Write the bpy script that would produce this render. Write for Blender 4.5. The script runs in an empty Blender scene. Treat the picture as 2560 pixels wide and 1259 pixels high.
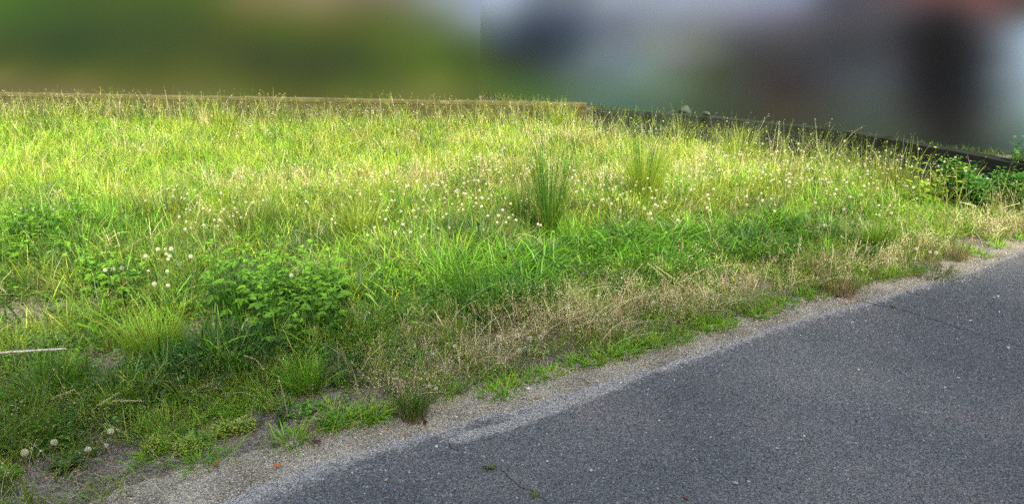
import bpy, math, random
import numpy as np
from mathutils import Vector, Matrix

# ------------------------------------------------------------ camera, sky, sun, exposure
SC = bpy.context.scene
COL = SC.collection
CAM_H, PITCH, FPX = 1.6, math.radians(19.9), 1900.0
cam = bpy.data.cameras.new('camera'); camo = bpy.data.objects.new('camera', cam); COL.objects.link(camo)
cam.sensor_width = 36.0; cam.lens = 36.0 * FPX / 2560.0; cam.clip_start = 0.05; cam.clip_end = 500
camo.location = (0, 0, CAM_H); camo.rotation_euler = (math.pi / 2 - PITCH, 0, 0)
SC.camera = camo

SUN_EL, SUN_AZ = math.radians(46), math.radians(-14)   # light travels towards (sin az, cos az)
W = bpy.data.worlds.new('World'); SC.world = W; W.use_nodes = True
nt = W.node_tree
sky = nt.nodes.new('ShaderNodeTexSky'); sky.sky_type = 'NISHITA'; sky.sun_disc = False
sky.sun_elevation = SUN_EL; sky.sun_rotation = math.pi + SUN_AZ; sky.dust_density = 4.0; sky.ozone_density = 1.0
nt.links.new(sky.outputs[0], nt.nodes['Background'].inputs[0]); nt.nodes['Background'].inputs[1].default_value = 0.15
sl = bpy.data.lights.new('sun', 'SUN'); sl.energy = 3.0; sl.angle = math.radians(3.5); sl.color = (1.0, 0.93, 0.8)
so = bpy.data.objects.new('sun', sl); COL.objects.link(so)
ldir = Vector((math.sin(SUN_AZ) * math.cos(SUN_EL), math.cos(SUN_AZ) * math.cos(SUN_EL), -math.sin(SUN_EL)))
so.rotation_euler = ldir.to_track_quat('-Z', 'Y').to_euler(); so.location = (0, -6, 14)
SC.view_settings.view_transform = 'Standard'; SC.view_settings.look = 'None'
SC.view_settings.exposure = 1.28; SC.view_settings.gamma = 1.0
SC.render.engine = 'CYCLES'
SC.cycles.max_bounces = 6; SC.cycles.diffuse_bounces = 3; SC.cycles.transmission_bounces = 4; SC.cycles.use_denoising = False

# ------------------------------------------------------------ helpers
def G(u, v, z=0.0):
    "point at height z that the camera sees at photo pixel (u, v)"
    x = (u - 1280) / FPX; y = -(v - 629.5) / FPX
    d = np.array([x, math.cos(PITCH) + y * math.sin(PITCH), -math.sin(PITCH) + y * math.cos(PITCH)])
    t = (z - CAM_H) / d[2]
    return np.array([d[0] * t, d[1] * t, z])
def upright(u, v, y):
    "point at depth y that the camera sees at photo pixel (u, v)"
    x = (u - 1280) / FPX; q = -(v - 629.5) / FPX
    d = np.array([x, math.cos(PITCH) + q * math.sin(PITCH), -math.sin(PITCH) + q * math.cos(PITCH)])
    t = y / d[1]
    return np.array([d[0] * t, y, CAM_H + d[2] * t])
def lin(r, g, b):
    return tuple((c / 255 / 12.92) if c <= 10 else ((c / 255 + 0.055) / 1.055) ** 2.4 for c in (r, g, b))
def smooth(a, b, x):
    t = np.clip((np.asarray(x, float) - a) / (b - a), 0, 1); return t * t * (3 - 2 * t)
def _h(i, j, s):
    n = (i * 374761393 + j * 668265263 + s * 974711) & 0xffffffff
    n = ((n ^ (n >> 13)) * 1274126177) & 0xffffffff
    return ((n ^ (n >> 16)) & 0xffff) / 65535.0
def vnoise(x, y, sc, seed=0):
    x = np.asarray(x, float) * sc + 1000; y = np.asarray(y, float) * sc + 1000
    i = np.floor(x).astype(np.int64); j = np.floor(y).astype(np.int64); fx = x - i; fy = y - j
    fx = fx * fx * (3 - 2 * fx); fy = fy * fy * (3 - 2 * fy)
    return (_h(i, j, seed) * (1 - fx) + _h(i + 1, j, seed) * fx) * (1 - fy) + (_h(i, j + 1, seed) * (1 - fx) + _h(i + 1, j + 1, seed) * fx) * fy
def fnoise(x, y, sc, seed=0):
    return 0.55 * vnoise(x, y, sc, seed) + 0.3 * vnoise(x, y, sc * 2.1, seed + 7) + 0.15 * vnoise(x, y, sc * 4.3, seed + 13)

class MB:
    "collects polygons with per-vertex colour; build() links them as one mesh object"
    def __init__(s): s.v = []; s.c = []; s.f = []; s.n = 0
    def raw(s, V, Q, C):
        V = np.asarray(V, np.float32).reshape(-1, 3); Q = np.asarray(Q, np.int64)
        C = np.broadcast_to(np.asarray(C, np.float32), (len(V), 3))
        s.v.append(V); s.c.append(C); s.f.append(Q + s.n); s.n += len(V)
    def ribbon(s, P, Wd, S, C):
        "P (N,K,3) centre lines, Wd (N,K) half widths, S (N,3)/(N,K,3) sideways vectors, C colours"
        P = np.asarray(P, float); N, K, _ = P.shape; S = np.asarray(S, float)
        if S.ndim == 2: S = S[:, None, :]
        C = np.asarray(C, float)
        if C.ndim == 1: C = C[None, None, :]
        elif C.ndim == 2: C = C[:, None, :]
        C = np.broadcast_to(C, (N, K, 3)); off = S * Wd[..., None]
        V = np.stack([P - off, P + off], 2).reshape(-1, 3)
        CC = np.repeat(C.reshape(-1, 3), 2, 0)
        base = (np.arange(N) * K * 2)[:, None] + (np.arange(K - 1) * 2)[None, :]
        Q = np.stack([base, base + 1, base + 3, base + 2], -1).reshape(-1, 4)
        s.raw(V, Q, CC)
    def leaf(s, P, Wd, S, U, C, fold=0.3):
        "as ribbon, but three vertices across, folded up along the midrib"
        P = np.asarray(P, float); N, K, _ = P.shape
        S = np.asarray(S, float)[:, None, :]; U = np.asarray(U, float)[:, None, :]
        C = np.asarray(C, float)
        if C.ndim == 1: C = C[None, None, :]
        elif C.ndim == 2: C = C[:, None, :]
        C = np.broadcast_to(C, (N, K, 3)); w = Wd[..., None]
        V = np.stack([P - S * w + U * w * fold, P, P + S * w + U * w * fold], 2).reshape(-1, 3)
        CC = np.stack([C, C * 1.12, C * 0.93], 2).reshape(-1, 3)
        base = (np.arange(N) * K * 3)[:, None] + (np.arange(K - 1) * 3)[None, :]
        Q = np.concatenate([np.stack([base, base + 1, base + 4, base + 3], -1), np.stack([base + 1, base + 2, base + 5, base + 4], -1)]).reshape(-1, 4)
        s.raw(V, Q, CC)
    def tube(s, P, R, C, n=5):
        P = np.asarray(P, float); K = len(P); R = np.broadcast_to(np.asarray(R, float), (K,))
        T = np.gradient(P, axis=0); T /= np.linalg.norm(T, axis=1)[:, None] + 1e-9
        a = np.cross(T, [0.31, 0.2, 0.93]); a /= np.linalg.norm(a, axis=1)[:, None] + 1e-9; b = np.cross(T, a)
        ang = np.arange(n) * 2 * math.pi / n
        V = P[:, None, :] + R[:, None, None] * (np.cos(ang)[None, :, None] * a[:, None, :] + np.sin(ang)[None, :, None] * b[:, None, :])
        Q = [[k * n + i, k * n + (i + 1) % n, (k + 1) * n + (i + 1) % n, (k + 1) * n + i] for k in range(K - 1) for i in range(n)]
        s.raw(V.reshape(-1, 3), Q, C)
    def box(s, a, b, C):
        (x0, y0, z0), (x1, y1, z1) = a, b
        V = [(x0, y0, z0), (x1, y0, z0), (x1, y1, z0), (x0, y1, z0), (x0, y0, z1), (x1, y0, z1), (x1, y1, z1), (x0, y1, z1)]
        s.raw(V, [(0, 3, 2, 1), (4, 5, 6, 7), (0, 1, 5, 4), (1, 2, 6, 5), (2, 3, 7, 6), (3, 0, 4, 7)], C)
    def build(s, name, mat, parent=None, shade=False, org=(0, 0, 0)):
        V = np.concatenate(s.v) - np.asarray(org, np.float32); Cc = np.concatenate(s.c); F = np.concatenate(s.f)
        m = bpy.data.meshes.new(name)
        m.vertices.add(len(V)); m.vertices.foreach_set('co', V.astype(np.float32).ravel())
        m.loops.add(F.size); m.loops.foreach_set('vertex_index', F.astype(np.int32).ravel())
        m.polygons.add(len(F)); m.polygons.foreach_set('loop_start', (np.arange(len(F)) * F.shape[1]).astype(np.int32))
        if shade: m.polygons.foreach_set('use_smooth', np.ones(len(F), bool))
        at = m.attributes.new('col', 'FLOAT_COLOR', 'POINT')
        at.data.foreach_set('color', np.concatenate([Cc, np.ones((len(Cc), 1), np.float32)], 1).astype(np.float32).ravel())
        m.update(); m.validate(); m.materials.append(mat)
        o = bpy.data.objects.new(name, m); COL.objects.link(o)
        if parent is not None: o.parent = parent
        return o
def tag(o, label=None, cat=None, group=None, kind=None):
    for k, v in (('label', label), ('category', cat), ('group', group), ('kind', kind)):
        if v: o[k] = v
    return o
def empty(name, loc=(0, 0, 0), rz=0.0, label=None, cat=None, group=None):
    o = bpy.data.objects.new(name, None); o.empty_display_size = 0.1; COL.objects.link(o)
    o.location = loc; o.rotation_euler = (0, 0, rz); return tag(o, label, cat, group)
def kids(o): return [c for c in bpy.data.objects if c.parent == o]
def copy_tree(o, parent=None, ks=None):
    c = o.copy(); COL.objects.link(c); c.parent = parent
    for ch in (ks if ks is not None else kids(o)): copy_tree(ch, c, ks=[])
    return c

# ------------------------------------------------------------ materials
def mat_base(name):
    m = bpy.data.materials.new(name); m.use_nodes = True; t = m.node_tree
    return m, t, t.nodes['Principled BSDF'], t.nodes['Material Output']
def plant_mat(name, trans=0.35, rough=0.5, spec=0.35):
    m, t, p, out = mat_base(name)
    a = t.nodes.new('ShaderNodeAttribute'); a.attribute_name = 'col'
    t.links.new(a.outputs['Color'], p.inputs['Base Color']); p.inputs['Roughness'].default_value = rough; p.inputs['Specular IOR Level'].default_value = spec
    tr = t.nodes.new('ShaderNodeBsdfTranslucent'); mx = t.nodes.new('ShaderNodeMixShader'); mx.inputs[0].default_value = trans
    br = t.nodes.new('ShaderNodeMix'); br.data_type = 'RGBA'; br.blend_type = 'MULTIPLY'; br.inputs[0].default_value = 1.0; br.inputs[7].default_value = (1.25, 1.15, 0.55, 1)
    t.links.new(a.outputs['Color'], br.inputs[6]); t.links.new(br.outputs[2], tr.inputs[0])
    t.links.new(p.outputs[0], mx.inputs[1]); t.links.new(tr.outputs[0], mx.inputs[2]); t.links.new(mx.outputs[0], out.inputs[0]); return m
def attr_mat(name, rough=0.9, noise=0.0, nscale=20.0, bump=0.0):
    m, t, p, out = mat_base(name)
    a = t.nodes.new('ShaderNodeAttribute'); a.attribute_name = 'col'; p.inputs['Roughness'].default_value = rough; p.inputs['Specular IOR Level'].default_value = 0.2
    src = a.outputs['Color']
    if noise or bump:
        tc = t.nodes.new('ShaderNodeTexCoord'); n = t.nodes.new('ShaderNodeTexNoise'); n.inputs['Scale'].default_value = nscale; n.inputs['Detail'].default_value = 6
        t.links.new(tc.outputs['Object'], n.inputs['Vector'])
    if noise:
        r = t.nodes.new('ShaderNodeMapRange'); r.inputs[1].default_value = 0.3; r.inputs[2].default_value = 0.7; r.inputs[3].default_value = 1 - noise; r.inputs[4].default_value = 1 + noise
        t.links.new(n.outputs[0], r.inputs[0])
        v = t.nodes.new('ShaderNodeVectorMath'); v.operation = 'SCALE'; t.links.new(src, v.inputs[0]); t.links.new(r.outputs[0], v.inputs['Scale']); src = v.outputs[0]
    t.links.new(src, p.inputs['Base Color'])
    if bump:
        b = t.nodes.new('ShaderNodeBump'); b.inputs['Strength'].default_value = bump; b.inputs['Distance'].default_value = 0.01
        t.links.new(n.outputs[0], b.inputs['Height']); t.links.new(b.outputs[0], p.inputs['Normal'])
    return m
M_GRASS = plant_mat('grass_blade', 0.38, 0.45, 0.4)
M_LEAF = plant_mat('weed_leaf', 0.3, 0.42, 0.45)
M_DRY = plant_mat('dry_stalk', 0.2, 0.7, 0.2)
M_FLUFF = plant_mat('seed_fluff', 0.45, 0.8, 0.1)
M_MATTE = attr_mat('matte_vertex_colour', 0.95)
M_STONE = attr_mat('pebble_stone', 0.75, 0.25, 150, 0.3)
M_CONC = attr_mat('old_concrete', 0.9, 0.3, 9, 0.6)
M_WOOD = attr_mat('weathered_wood', 0.8, 0.35, 60, 0.6)

def asphalt_mat():
    m, t, p, out = mat_base('asphalt'); N = t.nodes.new; L = t.links.new
    tc = N('ShaderNodeTexCoord')
    def vor(sc, feat='F1'):
        v = N('ShaderNodeTexVoronoi'); v.inputs['Scale'].default_value = sc; v.feature = feat; L(tc.outputs['Object'], v.inputs['Vector']); return v
    def noi(sc, d=4):
        n = N('ShaderNodeTexNoise'); n.inputs['Scale'].default_value = sc; n.inputs['Detail'].default_value = d; L(tc.outputs['Object'], n.inputs['Vector']); return n
    def mr(src, a, b, c, d):
        r = N('ShaderNodeMapRange'); L(src, r.inputs[0])
        for i, x in enumerate((a, b, c, d)): r.inputs[i + 1].default_value = x
        return r.outputs[0]
    def mix(f, a, b, mode='MIX'):
        x = N('ShaderNodeMix'); x.data_type = 'RGBA'; x.blend_type = mode
        for s_, i in ((f, 0), (a, 6), (b, 7)):
            if isinstance(s_, (float, int)): x.inputs[i].default_value = s_
            elif isinstance(s_, tuple): x.inputs[i].default_value = s_ + (1,)
            else: L(s_, x.inputs[i])
        return x.outputs[2]
    def math_(op, a, b):
        x = N('ShaderNodeMath'); x.operation = op
        for i, s_ in enumerate((a, b)):
            if isinstance(s_, (float, int)): x.inputs[i].default_value = s_
            else: L(s_, x.inputs[i])
        return x.outputs[0]
    def chan(c):
        s_ = N('ShaderNodeSeparateColor'); L(c, s_.inputs[0]); return s_.outputs[0]
    v1 = vor(250); v2 = vor(85); v3 = vor(60)
    g1 = mr(chan(v1.outputs['Color']), 0, 1, 0.32, 1.75)
    base = mix(1.0, (0.142, 0.146, 0.133), g1, 'MULTIPLY')
    big = noi(1.1, 4); base = mix(mr(big.outputs[0], 0.38, 0.68, 0.0, 1.0), mix(1.0, base, (0.84, 0.84, 0.85), 'MULTIPLY'), mix(1.0, base, (1.3, 1.27, 1.22), 'MULTIPLY'))
    bg = noi(2.2, 2); base = mix(mr(bg.outputs[0], 0.52, 0.72, 0.0, 0.6), base, mix(1.0, base, (1.16, 0.98, 0.98), 'MULTIPLY'))
    ch2 = chan(v2.outputs['Color'])
    pale = math_('MULTIPLY', mr(ch2, 0.86, 0.89, 0, 1), mr(v2.outputs['Distance'], 0.25, 0.4, 1, 0))
    base = mix(math_('MULTIPLY', pale, 0.75), base, (0.36, 0.36, 0.35))
    ch3 = chan(v3.outputs['Color'])
    pale2 = math_('MULTIPLY', mr(ch3, 0.93, 0.95, 0, 1), mr(v3.outputs['Distance'], 0.16, 0.24, 1, 0))
    base = mix(pale2, base, (0.55, 0.55, 0.54))
    dark = noi(260, 2); base = mix(mr(dark.outputs[0], 0.55, 0.68, 0, 0.75), base, (0.018, 0.018, 0.022))
    a = N('ShaderNodeAttribute'); a.attribute_name = 'col'; dust = chan(a.outputs['Color'])
    dn = noi(45, 5); d2 = noi(7, 3)
    f = math_('ADD', dust, math_('MULTIPLY', math_('SUBTRACT', dn.outputs[0], 0.5), 1.1)); f = math_('ADD', f, math_('MULTIPLY', math_('SUBTRACT', d2.outputs[0], 0.5), 0.7))
    f = math_('MULTIPLY', mr(f, 0.42, 0.8, 0, 0.85), mr(dust, 0.02, 0.2, 0, 1))
    base = mix(f, base, mix(1.0, (0.35, 0.33, 0.28), g1, 'MULTIPLY'))
    L(base, p.inputs['Base Color']); p.inputs['Roughness'].default_value = 0.82; p.inputs['Specular IOR Level'].default_value = 0.3
    b = N('ShaderNodeBump'); b.inputs['Strength'].default_value = 0.9; b.inputs['Distance'].default_value = 0.004
    hh = math_('SUBTRACT', math_('MULTIPLY', chan(v1.outputs['Color']), 0.6), math_('MULTIPLY', v2.outputs['Distance'], 1.2)); L(hh, b.inputs['Height']); L(b.outputs[0], p.inputs['Normal'])
    return m
def soil_mat(name, c1, c2, c3, sc=60):
    m, t, p, out = mat_base(name); N = t.nodes.new; L = t.links.new
    tc = N('ShaderNodeTexCoord')
    n = N('ShaderNodeTexNoise'); n.inputs['Scale'].default_value = 5; n.inputs['Detail'].default_value = 8; L(tc.outputs['Object'], n.inputs['Vector'])
    r = N('ShaderNodeValToRGB'); r.color_ramp.elements[0].position = 0.35; r.color_ramp.elements[0].color = c1 + (1,); r.color_ramp.elements[1].position = 0.65; r.color_ramp.elements[1].color = c2 + (1,)
    L(n.outputs[0], r.inputs[0])
    v = N('ShaderNodeTexVoronoi'); v.inputs['Scale'].default_value = sc; L(tc.outputs['Object'], v.inputs['Vector'])
    s_ = N('ShaderNodeSeparateColor'); L(v.outputs['Color'], s_.inputs[0])
    mr = N('ShaderNodeMapRange'); L(s_.outputs[0], mr.inputs[0]); mr.inputs[3].default_value = 0.5; mr.inputs[4].default_value = 1.5
    x = N('ShaderNodeVectorMath'); x.operation = 'SCALE'; L(r.outputs[0], x.inputs[0]); L(mr.outputs[0], x.inputs['Scale'])
    v2 = N('ShaderNodeTexVoronoi'); v2.inputs['Scale'].default_value = sc * 1.15; L(tc.outputs['Object'], v2.inputs['Vector'])
    s2 = N('ShaderNodeSeparateColor'); L(v2.outputs['Color'], s2.inputs[0])
    m2 = N('ShaderNodeMapRange'); L(s2.outputs[1], m2.inputs[0]); m2.inputs[1].default_value = 0.86; m2.inputs[2].default_value = 0.9
    y = N('ShaderNodeMix'); y.data_type = 'RGBA'; L(m2.outputs[0], y.inputs[0]); L(x.outputs[0], y.inputs[6]); y.inputs[7].default_value = c3 + (1,)
    L(y.outputs[2], p.inputs['Base Color']); p.inputs['Roughness'].default_value = 0.95; p.inputs['Specular IOR Level'].default_value = 0.1
    b = N('ShaderNodeBump'); b.inputs['Strength'].default_value = 0.9; b.inputs['Distance'].default_value = 0.006
    L(v.outputs['Distance'], b.inputs['Height']); L(b.outputs[0], p.inputs['Normal']); return m
M_ASPH = asphalt_mat()
M_SOIL = soil_mat('soil', (0.13, 0.112, 0.08), (0.25, 0.215, 0.165), (0.36, 0.33, 0.27), 170)
M_GRAVEL = soil_mat('gravel_dust', (0.26, 0.225, 0.15), (0.43, 0.38, 0.27), (0.6, 0.56, 0.45), 200)

# ------------------------------------------------------------ road edge lines (metres, from where they lie in the photograph)
def polyline(px, z=0.0): return np.array([G(u, v)[:2] for u, v in px])
VEG = polyline([(300, 1259), (480, 1190), (700, 1130), (860, 1075), (1030, 1050), (1100, 1025), (1200, 985), (1400, 930), (1600, 882), (1800, 822), (2000, 757), (2150, 735), (2280, 695), (2420, 655), (2560, 608)])
ASP = polyline([(560, 1259), (720, 1190), (860, 1145), (1000, 1100), (1130, 1066), (1280, 1028), (1420, 985), (1560, 942), (1700, 900), (1850, 850), (2000, 800), (2130, 766), (2290, 718), (2420, 682), (2560, 624)])
def extend(P, d0, d1):
    a = P[0] + (P[0] - P[2]) / np.linalg.norm(P[0] - P[2]) * d0; b = P[-1] + (P[-1] - P[-4]) / np.linalg.norm(P[-1] - P[-4]) * d1
    return np.vstack([a, P, b])
VEG = extend(VEG, 6, 14); ASP = extend(ASP, 6, 14)
def resample(P, step):
    L = np.concatenate([[0], np.cumsum(np.linalg.norm(np.diff(P, axis=0), axis=1))]); s = np.arange(0, L[-1], step)
    return np.stack([np.interp(s, L, P[:, 0]), np.interp(s, L, P[:, 1])], 1)
def sdist(P, x, y):
    "signed distance to polyline, positive on its left (field) side"
    x = np.asarray(x, float); y = np.asarray(y, float); best = np.full(x.shape, 1e9); sg = np.ones(x.shape)
    for a, b in zip(P[:-1], P[1:]):
        d = b - a; t = np.clip(((x - a[0]) * d[0] + (y - a[1]) * d[1]) / (d @ d), 0, 1)
        px, py = a[0] + t * d[0], a[1] + t * d[1]; r = np.hypot(x - px, y - py); c = d[0] * (y - a[1]) - d[1] * (x - a[0])
        m = r < best; best = np.where(m, r, best); sg = np.where(m, np.sign(c), sg)
    return best * sg
WL0, WL1 = np.array([-12.0, 9.85]), np.array([0.85, 8.38])                       # low wall on the left
RW = np.array([[0.9, 8.42], list(G(1711, 289, 0.2)[:2]), list(G(2100, 327, 0.2)[:2]), list(G(2330, 368, 0.2)[:2]), list(G(2560, 412, 0.2)[:2])])
RW = np.vstack([RW, RW[-1] + (RW[-1] - RW[-2]) * 5])                             # ditch wall on the right
def ground_z(x, y):
    dv = sdist(VEG, x, y)
    z = (fnoise(x, y, 2.2, 3) - 0.5) * 0.07 * smooth(0.1, 1.0, dv) + (fnoise(x, y, 9, 5) - 0.5) * 0.02 * smooth(-0.02, 0.15, dv)
    dr = sdist(RW, x, y)
    z = z - 0.32 * smooth(-0.62, -0.3, dr) * (1 - smooth(0.0, 0.05, dr)) * smooth(0.6, 1.2, x)
    return z - 0.004 * (dv < 0)
BANK_PATCHES= [(-6.63, 1.51, 0.0133, 0.037, 0.0001), (-5.07, 1.51, 0.0118, 0.0245, 0.0006), (-3.52, 1.51, 0.0367, 0.0392, 0.0108), (-2.23, 1.51, 0.0546, 0.0523, 0.0228), (-1.04, 1.51, 0.0614, 0.0772, 0.0766), (-6.56, 1.27, 0.0127, 0.0349, 0.0001), (-5.79, 1.27, 0.0103, 0.0243, 0.0003), (-5.02, 1.27, 0.0118, 0.0245, 0.0006), (-4.0, 1.27, 0.015, 0.0273, 0.0021), (-3.48, 1.27, 0.0348, 0.0371, 0.0102), (-2.46, 1.27, 0.0495, 0.0489, 0.0208), (-1.69, 1.27, 0.0371, 0.0395, 0.0201), (-1.02, 1.27, 0.0525, 0.0667, 0.0608), (-0.77, 1.27, 0.0606, 0.0798, 0.0852), (-6.49, 1.04, 0.0106, 0.0265, 0.0002), (-5.73, 1.04, 0.0081, 0.0206, 0.0003), (-4.97, 1.04, 0.0091, 0.0193, 0.0004), (-3.96, 1.04, 0.0121, 0.0211, 0.0005), (-3.45, 1.04, 0.0192, 0.0258, 0.003), (-2.44, 1.04, 0.0265, 0.0311, 0.0063), (-1.67, 1.04, 0.0217, 0.032, 0.0052), (-1.01, 1.04, 0.0298, 0.0434, 0.0217), (-0.51, 1.04, 0.0479, 0.0654, 0.0685), (-0.76, 1.04, 0.0374, 0.0525, 0.0404), (-6.43, 0.8, 0.011, 0.0213, 0.0003), (-5.68, 0.8, 0.0064, 0.0154, 0.0003), (-4.42, 0.8, 0.0096, 0.0189, 0.0004), (-2.91, 0.8, 0.0109, 0.0203, 0.0005), (-1.66, 0.8, 0.0164, 0.0272, 0.0021), (-1.0, 0.8, 0.0202, 0.0365, 0.0053), (-0.5, 0.8, 0.0183, 0.0322, 0.0149), (-0.75, 0.8, 0.0188, 0.0335, 0.0095), (-6.38, 0.62, 0.0154, 0.0224, 0.0005), (-5.38, 0.62, 0.0101, 0.0195, 0.0003), (-4.39, 0.62, 0.0126, 0.0205, 0.0004), (-3.14, 0.62, 0.0096, 0.0154, 0.0004), (-1.89, 0.62, 0.0096, 0.0191, 0.0004), (-1.0, 0.62, 0.018, 0.0333, 0.0021), (-0.5, 0.62, 0.0127, 0.0246, 0.0035), (-0.75, 0.62, 0.0152, 0.0286, 0.0026), (-6.34, 0.49, 0.0324, 0.0376, 0.0076), (-5.35, 0.49, 0.0231, 0.0293, 0.0034), (-4.11, 0.49, 0.0202, 0.027, 0.0027), (-3.12, 0.49, 0.013, 0.0184, 0.0008), (-2.38, 0.49, 0.01, 0.0159, 0.0004), (-1.39, 0.49, 0.0189, 0.0298, 0.0029), (-0.89, 0.49, 0.0252, 0.0393, 0.0038), (-0.74, 0.49, 0.0205, 0.0344, 0.0033), (-6.29, 0.31, 0.0398, 0.038, 0.0111), (-4.82, 0.31, 0.0317, 0.0347, 0.0073), (-3.34, 0.31, 0.026, 0.0337, 0.0047), (-2.11, 0.31, 0.02, 0.0282, 0.0031), (-0.98, 0.31, 0.0356, 0.047, 0.0072), (-0.74, 0.31, 0.0297, 0.0416, 0.0062)]  # blurred backdrop tones, with light and shade put into the colours
FRONT_PATCHES= [(0.2, 1.51, 0.2563, 0.3397, 0.4838), (1.53, 1.51, 0.0833, 0.1057, 0.1411), (3.2, 1.52, 0.1724, 0.2076, 0.2847), (4.14, 1.53, 0.1535, 0.1804, 0.2475), (5.34, 1.53, 0.0513, 0.0439, 0.0567), (6.2, 1.54, 0.0865, 0.0415, 0.0425), (6.54, 1.54, 0.0582, 0.0432, 0.0448), (0.76, 1.25, 0.1516, 0.1953, 0.275), (1.54, 1.27, 0.0717, 0.0919, 0.1241), (2.25, 1.28, 0.1324, 0.1623, 0.2118), (3.22, 1.3, 0.1607, 0.1943, 0.2584), (3.94, 1.32, 0.1491, 0.173, 0.2382), (4.59, 1.33, 0.1041, 0.1187, 0.1761), (4.99, 1.34, 0.0434, 0.0455, 0.0652), (5.37, 1.35, 0.049, 0.0439, 0.0567), (5.73, 1.35, 0.0503, 0.0315, 0.037), (6.23, 1.36, 0.0802, 0.0415, 0.0425), (6.58, 1.37, 0.0582, 0.0432, 0.0448), (0.34, 1.25, 0.215, 0.2851, 0.407), (0.76, 1.0, 0.0657, 0.0932, 0.1255), (1.16, 1.01, 0.0309, 0.0448, 0.0702), (1.67, 1.03, 0.0348, 0.0489, 0.0785), (2.44, 1.05, 0.0886, 0.108, 0.1492), (3.24, 1.08, 0.1147, 0.1348, 0.1685), (3.96, 1.11, 0.0887, 0.0959, 0.1316), (4.61, 1.13, 0.0565, 0.0588, 0.0818), (5.02, 1.14, 0.0372, 0.0388, 0.0506), (5.58, 1.16, 0.0257, 0.0258, 0.0328), (5.97, 1.18, 0.01, 0.0087, 0.0114), (6.26, 1.19, 0.0398, 0.0343, 0.0429), (6.61, 1.2, 0.1078, 0.1353, 0.1753), (0.34, 0.98, 0.1001, 0.1403, 0.1704), (0.62, 0.73, 0.03, 0.0487, 0.0602), (1.17, 0.76, 0.0143, 0.0242, 0.036), (1.68, 0.78, 0.0259, 0.0405, 0.0547), (2.28, 0.81, 0.0763, 0.1011, 0.1264), (2.94, 0.84, 0.1074, 0.1339, 0.1343), (3.5, 0.87, 0.0857, 0.0986, 0.0905), (3.98, 0.89, 0.0434, 0.0482, 0.0524), (4.64, 0.93, 0.0338, 0.0355, 0.0439), (5.05, 0.95, 0.0248, 0.0284, 0.0358), (5.61, 0.98, 0.0164, 0.0174, 0.0232), (6.0, 0.99, 0.0031, 0.003, 0.0042), (6.3, 1.01, 0.0271, 0.0305, 0.04), (6.64, 1.03, 0.172, 0.232, 0.2979), (0.33, 0.71, 0.0445, 0.074, 0.0595), (0.76, 0.52, 0.0205, 0.0352, 0.0262), (1.43, 0.56, 0.023, 0.0373, 0.0437), (2.05, 0.6, 0.0663, 0.0959, 0.1125), (2.63, 0.64, 0.0855, 0.1252, 0.1434), (3.27, 0.68, 0.0891, 0.1076, 0.1085), (3.76, 0.71, 0.0478, 0.0589, 0.0508), (4.23, 0.74, 0.0263, 0.0281, 0.0293), (4.66, 0.76, 0.0236, 0.0251, 0.0323), (5.26, 0.8, 0.0261, 0.0317, 0.0391), (5.67, 0.82, 0.0172, 0.0182, 0.0242), (6.06, 0.85, 0.0032, 0.0035, 0.0051), (6.39, 0.87, 0.0367, 0.0457, 0.0616), (6.67, 0.89, 0.1678, 0.2311, 0.2908), (0.33, 0.5, 0.0349, 0.0599, 0.0243), (0.9, 0.37, 0.023, 0.0482, 0.022), (1.56, 0.42, 0.0369, 0.0604, 0.055), (2.18, 0.46, 0.0655, 0.0977, 0.1067), (2.75, 0.5, 0.0867, 0.1316, 0.1235), (3.28, 0.54, 0.064, 0.0893, 0.0691), (3.78, 0.57, 0.0337, 0.0425, 0.0275), (4.46, 0.62, 0.0246, 0.0222, 0.0244), (5.09, 0.67, 0.0281, 0.0341, 0.0427), (5.66, 0.71, 0.0198, 0.0225, 0.03), (6.08, 0.74, 0.0026, 0.0035, 0.0047), (6.41, 0.76, 0.0433, 0.0563, 0.0703), (6.69, 0.78, 0.1608, 0.2217, 0.2765), (0.33, 0.33, 0.0406, 0.0793, 0.0197), (0.9, 0.15, 0.0371, 0.0766, 0.0228), (1.57, 0.21, 0.0414, 0.0787, 0.042), (2.19, 0.26, 0.057, 0.1017, 0.0814), (2.76, 0.31, 0.0669, 0.112, 0.0884), (3.3, 0.35, 0.056, 0.087, 0.0566), (4.03, 0.41, 0.0288, 0.0353, 0.0274), (4.53, 0.46, 0.0237, 0.0196, 0.0204), (5.11, 0.5, 0.0311, 0.037, 0.0406), (5.68, 0.55, 0.0219, 0.0274, 0.0297), (6.1, 0.59, 0.0036, 0.004, 0.0061), (6.43, 0.62, 0.0348, 0.0492, 0.0561), (6.72, 0.64, 0.1441, 0.1951, 0.2368), (0.33, 0.11, 0.0599, 0.095, 0.0243), (1.89, 0.0, 0.0488, 0.0899, 0.0667), (2.78, 0.09, 0.0462, 0.0841, 0.0624), (3.57, 0.17, 0.0335, 0.053, 0.0299), (4.55, 0.26, 0.0305, 0.028, 0.0202), (5.14, 0.32, 0.0315, 0.0407, 0.0369), (5.71, 0.38, 0.0236, 0.0289, 0.0276), (6.13, 0.42, 0.0057, 0.0063, 0.0073), (6.47, 0.45, 0.0382, 0.0506, 0.0547), (6.75, 0.48, 0.1324, 0.1871, 0.2092), (3.59, -0.09, 0.0269, 0.045, 0.0258), (4.58, 0.02, 0.0288, 0.0297, 0.0202), (5.37, 0.11, 0.0333, 0.047, 0.0369), (5.93, 0.18, 0.0183, 0.0227, 0.0187), (6.17, 0.21, 0.0085, 0.01, 0.0093), (6.5, 0.24, 0.0382, 0.0506, 0.0473), (6.79, 0.28, 0.0838, 0.1295, 0.1288), (5.61, -0.19, 0.0265, 0.0429, 0.0194), (6.33, -0.09, 0.0131, 0.0217, 0.0142), (6.85, -0.02, 0.0417, 0.0723, 0.0623)]
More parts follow.
